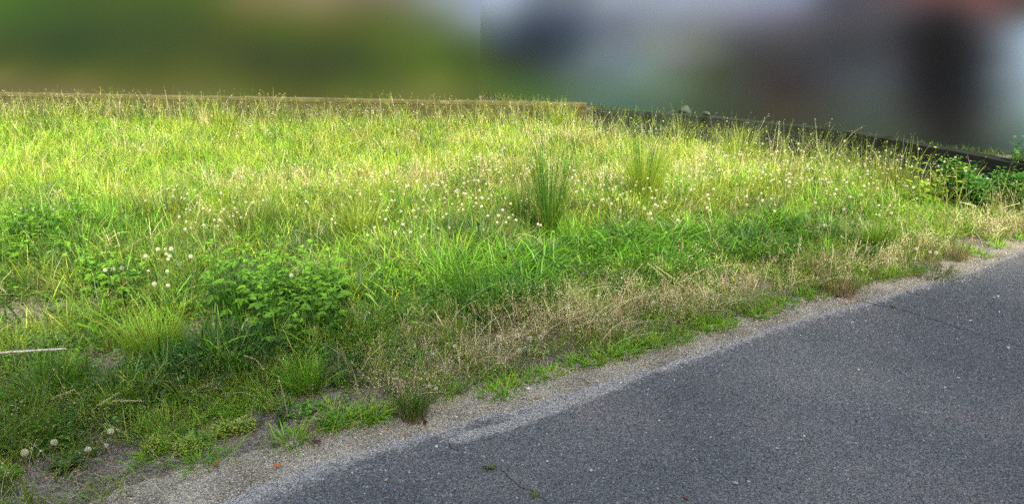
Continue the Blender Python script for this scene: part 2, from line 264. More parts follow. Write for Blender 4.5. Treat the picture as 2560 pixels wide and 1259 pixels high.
RW = np.vstack([RW[:-1], RW[-2] + (RW[-2] - RW[-3]) * 0.45, [5.3, 6.35]])
def lit_tone(tab, a, b):  # spreads the painted backdrop tones, their lighting correction included
    "smooth colour, lighting baked in, over a surface from patches (along, height, r, g, b) in metres: thin-plate spline"
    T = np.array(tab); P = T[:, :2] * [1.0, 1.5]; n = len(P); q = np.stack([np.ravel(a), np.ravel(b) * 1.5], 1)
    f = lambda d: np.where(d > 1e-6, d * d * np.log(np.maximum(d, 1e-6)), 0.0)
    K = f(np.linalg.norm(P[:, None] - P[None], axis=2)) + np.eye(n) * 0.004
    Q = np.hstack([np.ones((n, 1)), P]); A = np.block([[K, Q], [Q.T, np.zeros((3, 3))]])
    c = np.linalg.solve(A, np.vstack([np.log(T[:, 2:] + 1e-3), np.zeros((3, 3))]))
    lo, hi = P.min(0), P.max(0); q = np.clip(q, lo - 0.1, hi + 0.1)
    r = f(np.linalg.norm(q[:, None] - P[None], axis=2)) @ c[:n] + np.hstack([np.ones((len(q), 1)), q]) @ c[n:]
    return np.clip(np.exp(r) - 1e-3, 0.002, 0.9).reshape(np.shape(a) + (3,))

# ------------------------------------------------------------ the setting
def grid(xs, ys, zf, cf):
    X, Y = np.meshgrid(xs, ys); Z = zf(X, Y); V = np.stack([X, Y, Z], -1).reshape(-1, 3); n = len(xs)
    i = np.arange(len(ys) - 1)[:, None] * n + np.arange(n - 1)[None, :]
    Q = np.stack([i, i + 1, i + n + 1, i + n], -1).reshape(-1, 4); m = MB(); m.raw(V, Q, cf(X, Y).reshape(-1, 3) if cf else (0.1, 0.08, 0.06)); return m
xs = np.concatenate([[-150, -60, -25, -14], np.arange(-9, 8.01, 0.07), [14, 25, 60, 150]])
ys = np.concatenate([[-150, -60, -20, -6, -2, 0], np.arange(1, 10.01, 0.07), [14, 25, 60, 150]])
tag(grid(xs, ys, ground_z, None).build('ground', M_SOIL, shade=True), kind='structure')

rng = np.random.default_rng(11)
def strip(edge, offs, z, cf, jag=0.012, seed=0):
    E_ = resample(edge, 0.03); T = np.gradient(E_, axis=0); T /= np.linalg.norm(T, axis=1)[:, None]
    for _ in range(40): T[1:-1] = (T[:-2] + T[1:-1] + T[2:]) / 3
    R = np.stack([T[:, 1], -T[:, 0]], 1)
    s = np.arange(len(E_)) * 0.03
    j = (fnoise(s, s * 0 + 3, 9, seed) - 0.5) * jag * 5 + rng.uniform(-1, 1, len(s)) * jag * 0.8
    o = np.asarray(offs, float); fade = np.exp(-o / 0.15)
    P = E_[:, None, :] + R[:, None, :] * (o[None, :] + j[:, None] * fade[None, :])[..., None]
    Z = np.full(P.shape[:2], z); V = np.concatenate([P, Z[..., None]], -1); n = len(o)
    i = np.arange(len(E_) - 1)[:, None] * n + np.arange(n - 1)[None, :]
    Q = np.stack([i, i + n, i + n + 1, i + 1], -1).reshape(-1, 4); m = MB(); m.raw(V, Q, cf(V[..., 0], V[..., 1]).reshape(-1, 3)); return m
tag(strip(VEG, [-0.05, 0, 0.1, 0.3, 0.6, 0.9], 0.0035, lambda x, y: np.zeros(x.shape + (3,)), 0.014, 4).build('gravel_verge', M_GRAVEL), kind='structure')
DUST = polyline([(1130, 1105), (1260, 1072), (1360, 1035), (1440, 1004), (1530, 968), (1600, 935), (1670, 905), (1740, 885)])
def dustf(x, y):
    d = -sdist(ASP, x, y); e = np.abs(sdist(DUST, x, y)); xl = smooth(-0.1, -1.0, x)
    f = 0.75 * np.exp(-np.abs(d) / 0.035) + np.exp(-(e / 0.032) ** 2) * 0.72 + 0.42 * np.exp(-(d / 0.13)) + xl * 0.4 * np.exp(-(d / 0.22) ** 2)
    f = f + 0.36 * np.exp(-((x - 1.35) / 0.25) ** 2 - ((y - 2.25) / 0.16) ** 2) + 0.34 * np.exp(-((x - 0.72) / 0.12) ** 2 - ((y - 2.2) / 0.08) ** 2)
    return np.repeat(np.clip(f, 0, 1)[..., None], 3, -1)
offs = np.concatenate([np.arange(0, 1.5, 0.03), np.arange(1.5, 3, 0.12), [3.5, 4.2]])
road = tag(strip(ASP, offs, 0.008, dustf, 0.008, 9).build('road', M_ASPH), kind='structure')
mc = mat_base('crack_dark'); mc[2].inputs['Base Color'].default_value = (0.012, 0.012, 0.014, 1); mc[2].inputs['Roughness'].default_value = 1
for k, px in enumerate([[(2075, 742), (2150, 757), (2235, 775), (2330, 800), (2420, 832), (2480, 850), (2560, 872)], [(1108, 1100), (1120, 1115), (1145, 1130)], [(1236, 1172), (1262, 1190), (1300, 1215), (1335, 1238), (1370, 1259), (1400, 1285)], [(1825, 978), (1845, 992), (1862, 1000)]]):
    P = resample(polyline(px), 0.012); P = P + (np.stack([vnoise(P[:, 0], P[:, 1], 28, k), vnoise(P[:, 0], P[:, 1], 28, k + 5)], 1) - 0.5) * 0.03
    T = np.gradient(P, axis=0); T /= np.linalg.norm(T, axis=1)[:, None] + 1e-9; S = np.stack([-T[:, 1], T[:, 0], T[:, 0] * 0], 1)
    w = 0.0022 * (0.25 + vnoise(P[:, 0], P[:, 1], 35, k + 9)) * np.sin(np.linspace(0.05, math.pi - 0.05, len(P))) ** 0.3 * (0.9 if k == 0 else 0.6)
    m = MB(); m.ribbon(np.concatenate([P, np.full((len(P), 1), 0.0095)], 1)[None], w[None], S[None], (0, 0, 0)); m.build('crack', mc[0], road)

# grassy bank behind the low wall: turf slope, ochre and green, lighting painted in
zs = np.concatenate([[-0.3], np.linspace(0.05, 2.6, 60)]); bx = np.linspace(-14, -0.40, 160)
X, Z = np.meshgrid(bx, zs)
Y = 9.5 + (Z - 0.35) * 0.8 + 0.05 * (fnoise(X, Z, 0.7, 21) - 0.5)
Cb = lit_tone(BANK_PATCHES, X, Z)
V = np.stack([X, Y, Z], -1).reshape(-1, 3); n = len(bx); i = np.arange(len(zs) - 1)[:, None] * n + np.arange(n - 1)[None, :]
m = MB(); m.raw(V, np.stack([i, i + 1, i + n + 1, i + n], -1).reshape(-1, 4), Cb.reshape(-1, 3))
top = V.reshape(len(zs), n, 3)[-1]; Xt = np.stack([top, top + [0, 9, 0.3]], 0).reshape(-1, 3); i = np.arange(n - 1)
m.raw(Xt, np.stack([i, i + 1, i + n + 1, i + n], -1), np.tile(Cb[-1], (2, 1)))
tag(m.build('grass_bank', M_MATTE, shade=True), kind='structure')

# house front, shed and yard walls behind ditch wall, lighting painted into tones
FA = np.array([-0.6, 11.2]); FD = np.array([3.6, -2.8]) / np.hypot(3.6, 2.8); FN = np.array([-FD[1], FD[0]])
def slab(name, s0, s1, z0, z1, parent=None, d0=0.0, thick=0.3):
    ss = np.linspace(s0, s1, max(3, int((s1 - s0) / 0.05))); zz = np.linspace(z0, z1, max(3, int((z1 - z0) / 0.05)))
    S, Z = np.meshgrid(ss, zz); P = FA + FD * S[..., None] + FN * (d0 + 0.05 * (1 - np.cos(0)) )
    V = np.concatenate([P, Z[..., None]], -1).reshape(-1, 3); n = len(ss)
    C = lit_tone(FRONT_PATCHES, S, Z).reshape(-1, 3)
    i = np.arange(len(zz) - 1)[:, None] * n + np.arange(n - 1)[None, :]; m = MB(); m.raw(V, np.stack([i, i + 1, i + n + 1, i + n], -1).reshape(-1, 4), C)
    cm = C.mean(0)
    a, b = FA + FD * s0 + FN * d0, FA + FD * s1 + FN * d0; c, d = b + FN * thick, a + FN * thick
    q = [(*a, z0), (*b, z0), (*c, z0), (*d, z0), (*a, z1), (*b, z1), (*c, z1), (*d, z1)]
    m.raw(q, [(4, 5, 6, 7), (1, 2, 6, 5), (2, 3, 7, 6), (3, 0, 4, 7)], cm); return m.build(name, M_MATTE, parent)
shed = empty('shed', (*(FA - FD * 0.6), -0.3), 0, 'dark slate-blue shed, pale on top, between grassy bank and pale wall panel', 'shed')
def fix(o, par):
    o.matrix_parent_inverse = Matrix.Translation(-Vector(par.location)); return o
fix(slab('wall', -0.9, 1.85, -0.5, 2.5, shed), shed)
sr = MB(); 
def roofbox(s0, s1, d0, d1, z0, z1, col):
    m = MB(); a, b = FA + FD * s0 + FN * d0, FA + FD * s1 + FN * d0; c, d = FA + FD * s1 + FN * d1, FA + FD * s0 + FN * d1
    q = [(*a, z0), (*b, z0), (*c, z0), (*d, z0), (*a, z1), (*b, z1), (*c, z1), (*d, z1)]
    m.raw(q, [(0, 3, 2, 1), (4, 5, 6, 7), (0, 1, 5, 4), (1, 2, 6, 5), (2, 3, 7, 6), (3, 0, 4, 7)], col); return m
fix(roofbox(-1.0, 1.852, 0.303, 3.0, 2.38, 2.5, (0.1, 0.1, 0.11)).build('roof', M_MATTE, shed), shed)
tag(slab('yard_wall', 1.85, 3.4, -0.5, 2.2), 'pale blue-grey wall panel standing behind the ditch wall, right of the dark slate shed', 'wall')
house = empty('house', (*(FA + FD * 4.5), -0.3), 0, 'grey-brown house front with a black doorway near its right end, behind the ditch wall', 'house')
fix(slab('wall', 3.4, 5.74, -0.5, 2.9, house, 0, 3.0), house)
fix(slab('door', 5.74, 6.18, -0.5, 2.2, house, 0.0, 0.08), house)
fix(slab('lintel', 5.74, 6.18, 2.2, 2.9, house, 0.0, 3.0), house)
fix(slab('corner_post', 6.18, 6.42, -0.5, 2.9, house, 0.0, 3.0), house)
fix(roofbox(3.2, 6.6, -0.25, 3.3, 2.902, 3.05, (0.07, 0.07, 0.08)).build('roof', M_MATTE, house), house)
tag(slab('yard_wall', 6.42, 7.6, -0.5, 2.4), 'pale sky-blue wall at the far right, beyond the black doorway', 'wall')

# low concrete walls
def wall(P, z0, ztop, thick, cf, name, lab, side=1, cope=None):
    R = resample(np.asarray(P), 0.06); T = np.gradient(R, axis=0); T /= np.linalg.norm(T, axis=1)[:, None]; Nn = np.stack([-T[:, 1], T[:, 0]], 1)
    def piece(off0, off1, za, zb, cfn, nm, par=None, jit=0.0):
        zz = np.linspace(za, zb, 9); m = MB(); n = len(R)
        J = (fnoise(np.arange(n) * 0.06, np.zeros(n), 6, 31) - 0.5) * jit
        for off, (A, B) in ((off0, (0, 1)), (off1, (1, 0))):
            V = np.stack([np.stack([(R + Nn * off)[:, 0], (R + Nn * off)[:, 1], np.full(n, z) + (J if z == zb else 0)], 1) for z in zz], 0)
            c = cfn(np.broadcast_to(np.arange(n) * 0.06, (9, n)), np.broadcast_to(zz[:, None], (9, n)))
            i = np.arange(8)[:, None] * n + np.arange(n - 1)[None, :]; q = np.stack([i, i + 1, i + n + 1, i + n], -1).reshape(-1, 4)
            m.raw(V.reshape(-1, 3), q if A == 0 else q[:, ::-1], c.reshape(-1, 3))
        t0 = np.concatenate([R + Nn * off0, (zb + J)[:, None]], 1); t1 = np.concatenate([R + Nn * off1, (zb + J)[:, None]], 1)
        i = np.arange(n - 1); m.raw(np.vstack([t0, t1]), np.stack([i, i + 1, i + n + 1, i + n], -1), np.tile(cfn(np.arange(n) * 0.06, np.full(n, zb)), (2, 1)) * 1.05)
        for k in (0, n - 1):
            a, b = R[k] + Nn[k] * off0, R[k] + Nn[k] * off1; m.raw([(*a, za), (*b, za), (*b, zb), (*a, zb)], [(0, 1, 2, 3)], (0.2, 0.18, 0.14))
        return m.build(nm, M_CONC, par)
    root = empty(name, (*R[len(R) // 2], 0), 0, *lab)
    if cope:
        fix(piece(0, thick, z0, cope, cf[0], 'wall_base', root, 0), root); fix(piece(-0.003, thick, cope, ztop, cf[1], 'coping', root, 0.012), root)
    else: fix(piece(0, thick, z0, ztop, cf[0], 'wall_base', root, 0.006), root)
    return root
def c_left(s, z):
    st = fnoise(s, z * 0.1, 16, 41); fine = fnoise(s, z * 1.5, 40, 42); big = fnoise(s, z, 1.3, 44); k = smooth(0.3, 0.7, st * 0.7 + fine * 0.3)[..., None]
    a = np.array(lin(158, 146, 118)); b = np.array(lin(100, 92, 66)); c = a * k + b * (1 - k)
    mo = smooth(0.08, 0.24, z + (big - .5) * .12)[..., None] * 0.85; c = c * (1 - mo) + np.array(lin(112, 108, 58)) * mo
    return c * (0.72 + 0.45 * big[..., None]) * 0.42
def c_leftcope(s, z): return np.array(lin(128, 122, 74)) * (0.6 + 0.8 * fnoise(s, z, 12, 47)[..., None]) * 0.48
wall([WL0, WL1], -0.1, 0.285, 0.14, (c_left, c_leftcope), 'low_wall', ('low weathered concrete wall with brown streaks along the far edge of the meadow', 'wall'), cope=0.255)
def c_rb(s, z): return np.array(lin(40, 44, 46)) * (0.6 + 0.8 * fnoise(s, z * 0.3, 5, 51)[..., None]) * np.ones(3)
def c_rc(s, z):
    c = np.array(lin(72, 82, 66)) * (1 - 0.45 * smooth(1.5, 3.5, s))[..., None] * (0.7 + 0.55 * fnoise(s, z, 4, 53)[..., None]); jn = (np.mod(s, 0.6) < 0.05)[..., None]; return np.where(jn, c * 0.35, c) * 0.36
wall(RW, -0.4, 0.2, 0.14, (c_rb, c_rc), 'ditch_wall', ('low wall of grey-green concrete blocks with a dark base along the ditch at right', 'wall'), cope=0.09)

# unseen house added behind the viewer to cast shade over road and near weeds
shade_house = empty('house', (0, -5.2, 0), math.radians(13.5), 'unseen plain two-storey house added behind the viewer to cast the near shade', 'house')
EAVE_Y, EAVE_Z = 0.0, 9.3
m = MB(); m.box((-16, -7, 0), (10, -0.4, EAVE_Z - 0.3), (0.45, 0.42, 0.36)); m.build('wall', M_MATTE, shade_house)
m = MB(); m.raw([(-16.6, 0, EAVE_Z - .3), (10.6, 0, EAVE_Z - .3), (10.6, -3.7, EAVE_Z + 1.2), (-16.6, -3.7, EAVE_Z + 1.2), (10.6, -7.4, EAVE_Z - .3), (-16.6, -7.4, EAVE_Z - .3)], [(0, 1, 2, 3), (3, 2, 4, 5), (0, 5, 4, 1)], (0.12, 0.11, 0.11)); m.build('roof', M_MATTE, shade_house)
for x in (-12, -7, -2, 3, 7):
    for z in (1.0, 4.2): m = MB(); m.box((x, -0.398, z), (x + 1.4, -0.36, z + 1.3), (0.06, 0.07, 0.09)); m.build('window', M_MATTE, shade_house)

# boulders lying behind the ditch wall
def stone_mesh(r, sc, col, seed, sub=2, name='stone', mat=M_STONE):
    import bmesh
    bm = bmesh.new(); bmesh.ops.create_icosphere(bm, subdivisions=sub, radius=1.0); rr = random.Random(seed)
    ax = [Vector((rr.gauss(0, 1), rr.gauss(0, 1), rr.gauss(0, 1))).normalized() for _ in range(7)]; dd = [rr.uniform(0.62, 0.95) for _ in ax]
    for v in bm.verts:
        p = v.co.copy()
        for a_, d_ in zip(ax, dd):
            k = p.dot(a_)
            if k > d_: p -= a_ * (k - d_) * 0.85
        v.co = Vector((p.x * sc[0], p.y * sc[1], p.z * sc[2])) * r
    V = [tuple(v.co) for v in bm.verts]; F = [[v.index for v in f.verts] for f in bm.faces]; bm.free()
    mb = MB(); mb.raw(V, F, col); o = mb.build(name, mat, shade=sub > 1); return o
for k, (u, v, r, sc, lab) in enumerate([(1690, 291, 0.10, (1, 0.8, 0.75), 'leftmost grey boulder of three behind the ditch wall'), (1722, 287, 0.13, (1.1, 0.8, 0.65), 'largest rounded grey boulder, middle of three behind the ditch wall'), (1762, 296, 0.12, (1.3, 0.8, 0.45), 'flattest pale boulder, rightmost of three behind the ditch wall')]):
    g = G(u, v, 0.06); off = FN * 0.28
    o = stone_mesh(r, sc, lin(70, 78, 66), 60 + k, 3, 'boulder'); o.location = (g[0] + off[0], g[1] + off[1], 0.09); tag(o, lab, 'boulder', 'boulders behind the ditch wall')
# ------------------------------------------------------------ vegetation
LIME = np.array(lin(178, 196, 68)); MID = np.array(lin(112, 142, 52)); DEEP = np.array(lin(56, 100, 38)); BLUE = np.array(lin(92, 120, 72)); TAN = np.array(lin(202, 188, 148)); STRAW = np.array(lin(210, 204, 150)); PINK = np.array(lin(192, 164, 134)); FRESH = np.array(lin(112, 170, 44)); OLIVE = np.array(lin(110, 122, 56))
WARM = np.array([1.16, 1.03, 0.86]); MID = MID * WARM * 1.05; DEEP = DEEP * WARM * [1.0, 1.12, .9]; BLUE = BLUE * WARM; FRESH = FRESH * WARM * [.95, 1.04, .85]
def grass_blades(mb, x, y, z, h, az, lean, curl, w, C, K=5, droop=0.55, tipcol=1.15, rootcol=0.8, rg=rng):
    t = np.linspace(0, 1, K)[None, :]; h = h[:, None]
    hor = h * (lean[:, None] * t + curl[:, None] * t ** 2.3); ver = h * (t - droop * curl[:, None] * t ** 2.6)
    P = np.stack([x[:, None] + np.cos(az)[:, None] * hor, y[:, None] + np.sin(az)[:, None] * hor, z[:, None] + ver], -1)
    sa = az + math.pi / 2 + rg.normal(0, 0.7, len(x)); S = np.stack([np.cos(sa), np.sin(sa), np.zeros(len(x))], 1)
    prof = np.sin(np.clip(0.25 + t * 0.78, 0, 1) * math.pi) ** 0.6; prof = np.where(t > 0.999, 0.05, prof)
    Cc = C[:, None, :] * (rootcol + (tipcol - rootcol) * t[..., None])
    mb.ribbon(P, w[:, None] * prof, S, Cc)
    return P
def bl(u, v, ru, rv=None):
    c = G(u, v)[:2]; return c[0], c[1], ru, rv or ru
def blob(x, y, B): 
    s = np.zeros_like(x)
    for cx, cy, rx, ry in B: s = np.maximum(s, np.exp(-((x - cx) / rx) ** 2 - ((y - cy) / ry) ** 2))
    return s
BARE = [bl(60, 780, .3, .14), bl(310, 905, .30, .13), bl(640, 700, .16, .12), bl(1345, 612, .35, .16), bl(60, 1190, .16, .07), bl(200, 1200, .3, .1), bl(420, 1130, .25, .1), bl(620, 1070, .26, .10), bl(330, 1180, .25, .08), bl(1690, 575, .25, .12), bl(640, 1130, .3, .08), bl(500, 850, .12, .1), bl(170, 960, .2, .07), bl(560, 1110, .3, .12)]
DARKB = [bl(700, 840, .42, .28), bl(1240, 760, .40, .22), bl(1330, 700, .4, .25), bl(1900, 600, .6, .25), bl(1220, 610, .25, .15), bl(2020, 640, .4, .2), bl(150, 640, .5, .3), bl(900, 790, .25, .2), bl(640, 800, .3, .2), bl(2450, 500, .6, .4), bl(560, 900, .22, .12), bl(1160, 690, .3, .2), bl(1700, 640, .5, .2)]
FRESHB = [bl(1500, 640, .8, .25), bl(1380, 660, .4, .2), bl(2250, 520, .5, .35), bl(1700, 640, .5, .25), bl(80, 600, .4, .25), bl(2350, 590, .3, .3), bl(850, 740, .2, .15), bl(390, 850, .16, .2), bl(1100, 720, .35, .2)]
PALEB = [bl(1150, 470, 1.6, .35), bl(1420, 440, 1.2, .3), bl(1850, 440, 1.2, .35), bl(750, 480, 1.0, .4), bl(2050, 440, 1.0, .25), bl(1600, 400, 1.0, .3), bl(1400, 375, 1.2, .4)]
def field_props(x, y):
    dv = sdist(VEG, x, y); n1 = fnoise(x, y, 1.6, 61); n2 = fnoise(x, y, 4.5, 67); n3 = fnoise(x, y, 0.8, 71)
    bare = blob(x, y, BARE); dark = blob(x, y, DARKB); fresh = blob(x, y, FRESHB); pale = blob(x, y, PALEB)
    right = smooth(-0.75, -0.2, x)
    return dv, n1, n2, n3, bare, dark, fresh, pale, right
def scatter(N, seed, ymin=1.6, ymax=9.25, pad=0.6, bias=1.35):
    r = np.random.default_rng(seed); y = ymin + (ymax - ymin) * r.random(N) ** (1 / bias); half = 0.72 * (y + 1.0) + pad * 0.5
    x = r.uniform(-1, 1, N) * half; x = np.clip(x, -8, 6.5); return r, x, y
def scatter_verge(N, seed, dmax=1.0, power=1.0):
    r = np.random.default_rng(seed); E_ = resample(VEG, 0.02); k = (E_[:, 1] > 1.5) & (E_[:, 1] < 6.2); E_ = E_[k]; T = np.gradient(E_, axis=0); T /= np.linalg.norm(T, axis=1)[:, None]
    i = r.integers(0, len(E_), N); d = dmax * r.random(N) ** power; return r, E_[i, 0] - T[i, 1] * d, E_[i, 1] + T[i, 0] * d
def inside(x, y):
    wl = WL0[1] + (x - WL0[0]) / (WL1[0] - WL0[0]) * (WL1[1] - WL0[1])
    return (sdist(VEG, x, y) > 0.0) & np.where(x < 0.87, y < wl - 0.03, sdist(RW, x, y) < -0.62)

# --- meadow grass: one uncountable mass
r, tx, ty = scatter(34000, 5); ok = inside(tx, ty); tx, ty = tx[ok], ty[ok]
dv, n1, n2, n3, bare, dark, fresh, pale, right = field_props(tx, ty)
dens = smooth(0.12, 0.5, dv + (n2 - .5) * .3) * (1 - 0.93 * np.clip(bare * 1.2, 0, 1))
near_left = smooth(-0.6, -1.2, tx) * smooth(4.0, 3.2, ty); pass
dry = smooth(0.04, 0.2, dv) * smooth(1.0, 0.55, dv) * right; dens *= 1 - 0.25 * dry; dens *= 1 - 0.8 * smooth(7.9, 8.75, ty - 0.11 * (-tx)) * smooth(1.0, 0.4, tx)
weedy = blob(tx, ty, [bl(u, v, a, b) for u, v, a, b in ((110, 640, .35, .2), (275, 755, .22, .14), (700, 790, .42, .24), (1030, 740, .2, .14), (2340, 500, .3, .25))]); dens *= 1 - 0.7 * weedy
keep = r.random(len(tx)) < dens; 
tx, ty = tx[keep], ty[keep]; dv, n1, n2, n3, bare, dark, fresh, pale, right = [a[keep] for a in (dv, n1, n2, n3, bare, dark, fresh, pale, right)]; dry = dry[keep]; near_left = near_left[keep]
lush = smooth(0.55, 0.7, dv) * smooth(1.55, 1.2, dv + 0.35 * smooth(0.3, 1.6, tx) + (n2 - .5) * .5) * smooth(-0.4, 0.1, tx) * smooth(2.3, 1.7, tx)
n = len(tx); far = smooth(4.6, 6.2, ty + 0.0 * tx)
H = 0.085 + 0.06 * n1 + 0.065 * smooth(0.8, 2.0, dv) + 0.05 * dark; H *= 0.62 + 0.75 * r.random(n) ** 1.5; H *= 1 - 0.35 * bare; H *= 1 - 0.3 * dry; H *= 1 + 0.12 * lush
H *= 1 - 0.45 * smooth(8.0, 8.8, ty) * smooth(1.0, 0.4, tx); H += 0.16 * smooth(7.6, 8.5, ty) * (r.random(n) < 0.12)
H *= 1 - 0.4 * smooth(-1.3, -0.6, sdist(RW, tx, ty)) * (tx > 1.0); H *= 1 + 0.25 * fresh * smooth(.8, 1.2, dv)
mixw = np.stack([0.3 + 2.4 * far * n1, 0.9 + 0 * n1, 0.35 + 2.2 * dark * (1 - far) + 1.6 * lush * (n2 > .5), 0.55 * (1 - far) * n2 + .12, 0.05 + 0.5 * dry + 0.35 * pale * far, 0.03 + 0.2 * far * n2 + 0.3 * pale + 0.2 * dry, 0.02 + 0.4 * pale + 0.3 * dry, 1.5 * fresh + 0.15 + 0.6 * far * n3 + 3.0 * lush], 1)
pal = np.stack([LIME, MID, DEEP, BLUE, TAN, STRAW, PINK, FRESH]); cdf = np.cumsum(mixw / mixw.sum(1, keepdims=True), 1)
pick = (r.random(n)[:, None] > cdf).sum(1).clip(0, 7); Ct = pal[pick] * (0.78 + 0.5 * n3[:, None])
big = 1 + 1.3 * (r.random(n) < 0.3) * smooth(5.5, 4.0, ty) * (lush < 0.3)
Ct = Ct * (1 - 0.3 * lush[:, None])
mb = MB(); B = 16
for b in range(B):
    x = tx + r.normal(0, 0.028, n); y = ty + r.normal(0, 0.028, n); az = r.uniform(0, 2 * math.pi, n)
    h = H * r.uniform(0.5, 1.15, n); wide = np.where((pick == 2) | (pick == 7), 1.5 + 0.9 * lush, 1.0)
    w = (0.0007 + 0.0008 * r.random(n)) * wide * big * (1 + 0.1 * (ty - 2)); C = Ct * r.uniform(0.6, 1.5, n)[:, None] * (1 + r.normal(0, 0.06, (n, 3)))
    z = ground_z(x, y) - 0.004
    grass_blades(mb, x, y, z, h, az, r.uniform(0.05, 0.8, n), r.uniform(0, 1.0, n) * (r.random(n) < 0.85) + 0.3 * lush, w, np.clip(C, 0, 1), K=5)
tag(mb.build('meadow_grass', M_GRASS), kind='stuff')

# --- tall thin flowering stems over the meadow, with small seed specks
def panicles(N, seed, name, hr, cols, dfun, nspeck=14, stemw=0.0008, spread=0.022, ps=0.0032, mat=None, ymax=9.2, bias=1.35, verge=None):
    r, x, y = scatter_verge(N, seed, verge) if verge else scatter(N, seed, ymax=ymax, bias=bias); ok = inside(x, y); x, y = x[ok], y[ok]
    d = dfun(x, y); k = r.random(len(x)) < d; x, y = x[k], y[k]; n = len(x); z = ground_z(x, y)
    h = r.uniform(hr[0], hr[1], n); az = r.uniform(0, 6.283, n); C = cols[r.integers(0, len(cols), n)] * r.uniform(0.75, 1.25, n)[:, None]
    mb = MB(); P = grass_blades(mb, x, y, z, h, az, r.uniform(0.02, 0.3, n), r.uniform(0, 0.4, n), np.full(n, stemw) * (1 + 0.15 * (y - 2)), C * 0.9, K=5)
    top = P[:, -1]; mid = P[:, 2]
    for _ in range(nspeck):
        t = r.random(n) ** 0.7; c = mid + (top - mid) * t[:, None] + r.normal(0, 1, (n, 3)) * np.array([1, 1, 0.6]) * spread * (1.15 - 0.6 * t[:, None])
        s = ps * r.uniform(0.6, 1.4, n)[:, None] * (1 + 0.12 * (y[:, None] - 2)); a = r.normal(0, 1, (n, 3)); a /= np.linalg.norm(a, axis=1)[:, None]; b = np.cross(a, r.normal(0, 1, (n, 3))); b /= np.linalg.norm(b, axis=1)[:, None] + 1e-9
        V = np.stack([c - a * s, c + b * s * 0.45, c + a * s, c - b * s * 0.45], 1).reshape(-1, 3); Q = np.arange(n * 4).reshape(-1, 4)
        mb.raw(V, Q, np.repeat(np.clip(C * r.uniform(0.8, 1.35, n)[:, None], 0, 1), 4, 0))
    return tag(mb.build(name, mat or M_DRY), kind='stuff')
def d_dry(x, y):
    dv, n1, n2, n3, bare, dark, fresh, pale, right = field_props(x, y)
    rt = smooth(0.9, 1.9, x)
    return (1 - 0.45 * rt) * smooth(0.03, 0.14, dv) * smooth(0.85 - .35 * rt, 0.45 - .27 * rt, dv + (n1 - .5) * .5) * (0.12 + 0.88 * right) * (0.12 + 0.88 * smooth(0.45, 0.6, n2 + 0.03)) * (1 - 0.6 * bare)
panicles(25000, 31, 'dry_verge_grass', (0.05, 0.19), np.stack([TAN * 1.25, PINK * 1.2, TAN * 1.3, STRAW * 1.2, PINK, OLIVE * 1.5, MID * 1.3]), d_dry, nspeck=9, verge=0.95, stemw=0.00095)
# fresh short green between the dry grass
r, x, y = scatter_verge(6500, 36, 0.85); k = (r.random(len(x)) < smooth(0.0, 0.07, sdist(VEG, x, y)) * smooth(0.34, 0.55, fnoise(x, y, 3.3, 88)) * (1 - 0.7 * blob(x, y, BARE))); x, y = x[k], y[k]; n = len(x); mb = MB(); vc = np.stack([FRESH * 1.2, LIME * .85, MID * 1.2, OLIVE * 1.3])
for _ in range(9): grass_blades(mb, x + r.normal(0, .026, n), y + r.normal(0, .026, n), ground_z(x, y) - .003, r.uniform(.03, .11, n), r.uniform(0, 6.28, n), r.uniform(.1, .9, n), r.uniform(.1, 1, n), r.uniform(.0009, .0022, n), vc[r.integers(0, 4, n)] * r.uniform(.7, 1.25, n)[:, None], K=5)
tag(mb.build('verge_green_grass', M_GRASS), kind='stuff')
r, x, y = scatter_verge(1100, 35, 0.75); k = r.random(len(x)) < d_dry(x, y); x, y = x[k], y[k]; n = len(x); mb = MB()
grass_blades(mb, x, y, ground_z(x, y), r.uniform(0.14, 0.27, n), r.normal(-0.1, 0.9, n), r.uniform(.2, .8, n), r.uniform(.5, 1.1, n), r.uniform(.0011, .0018, n), (STRAW * 1.15)[None, :] * r.uniform(.7, 1.15, n)[:, None], K=7, droop=.6)
tag(mb.build('drooping_straw', M_DRY), kind='stuff')
def d_far(x, y):
    dv, n1, n2, n3, bare, dark, fresh, pale, right = field_props(x, y)
    return (0.2 + 0.6 * pale) * smooth(3.9, 5.2, y) * smooth(0.3, 0.6, n1 + .1)
panicles(16000, 32, 'flowering_meadow_grass', (0.16, 0.30), np.stack([TAN * 1.1, STRAW, PINK * 1.15, LIME, STRAW]), d_far, nspeck=8, spread=0.016, ps=0.003)
def d_mid(x, y):
    dv, n1, n2, n3, bare, dark, fresh, pale, right = field_props(x, y)
    return 0.35 * smooth(0.3, 1.0, dv) * smooth(0.4, 0.6, n2) * (1 - bare)
panicles(7000, 33, 'seeding_grass', (0.12, 0.28), np.stack([OLIVE * 1.2, MID * 1.2, STRAW * 0.8, BLUE]), d_mid, nspeck=7, spread=0.012, ps=0.003, ymax=5.5, bias=1.1)

def d_edge(x, y):
    wl = WL0[1] + (x - WL0[0]) / (WL1[0] - WL0[0]) * (WL1[1] - WL0[1]); n2 = fnoise(x, y, 3.0, 67); dr = sdist(RW, x, y)
    return np.where(x < 0.87, smooth(1.0, 0.25, wl - y), smooth(-1.5, -0.8, dr)) * (0.3 + 0.7 * smooth(0.4, 0.6, n2)) * np.where(x > 1, 1.0, 0.95)
panicles(46000, 34, 'tall_edge_grass', (0.18, 0.44), np.stack([MID * 1.1, LIME * .9, OLIVE, STRAW * .8, BLUE]), d_edge, nspeck=6, spread=0.012, ps=0.0035, stemw=0.0011, bias=2.6, mat=M_GRASS)

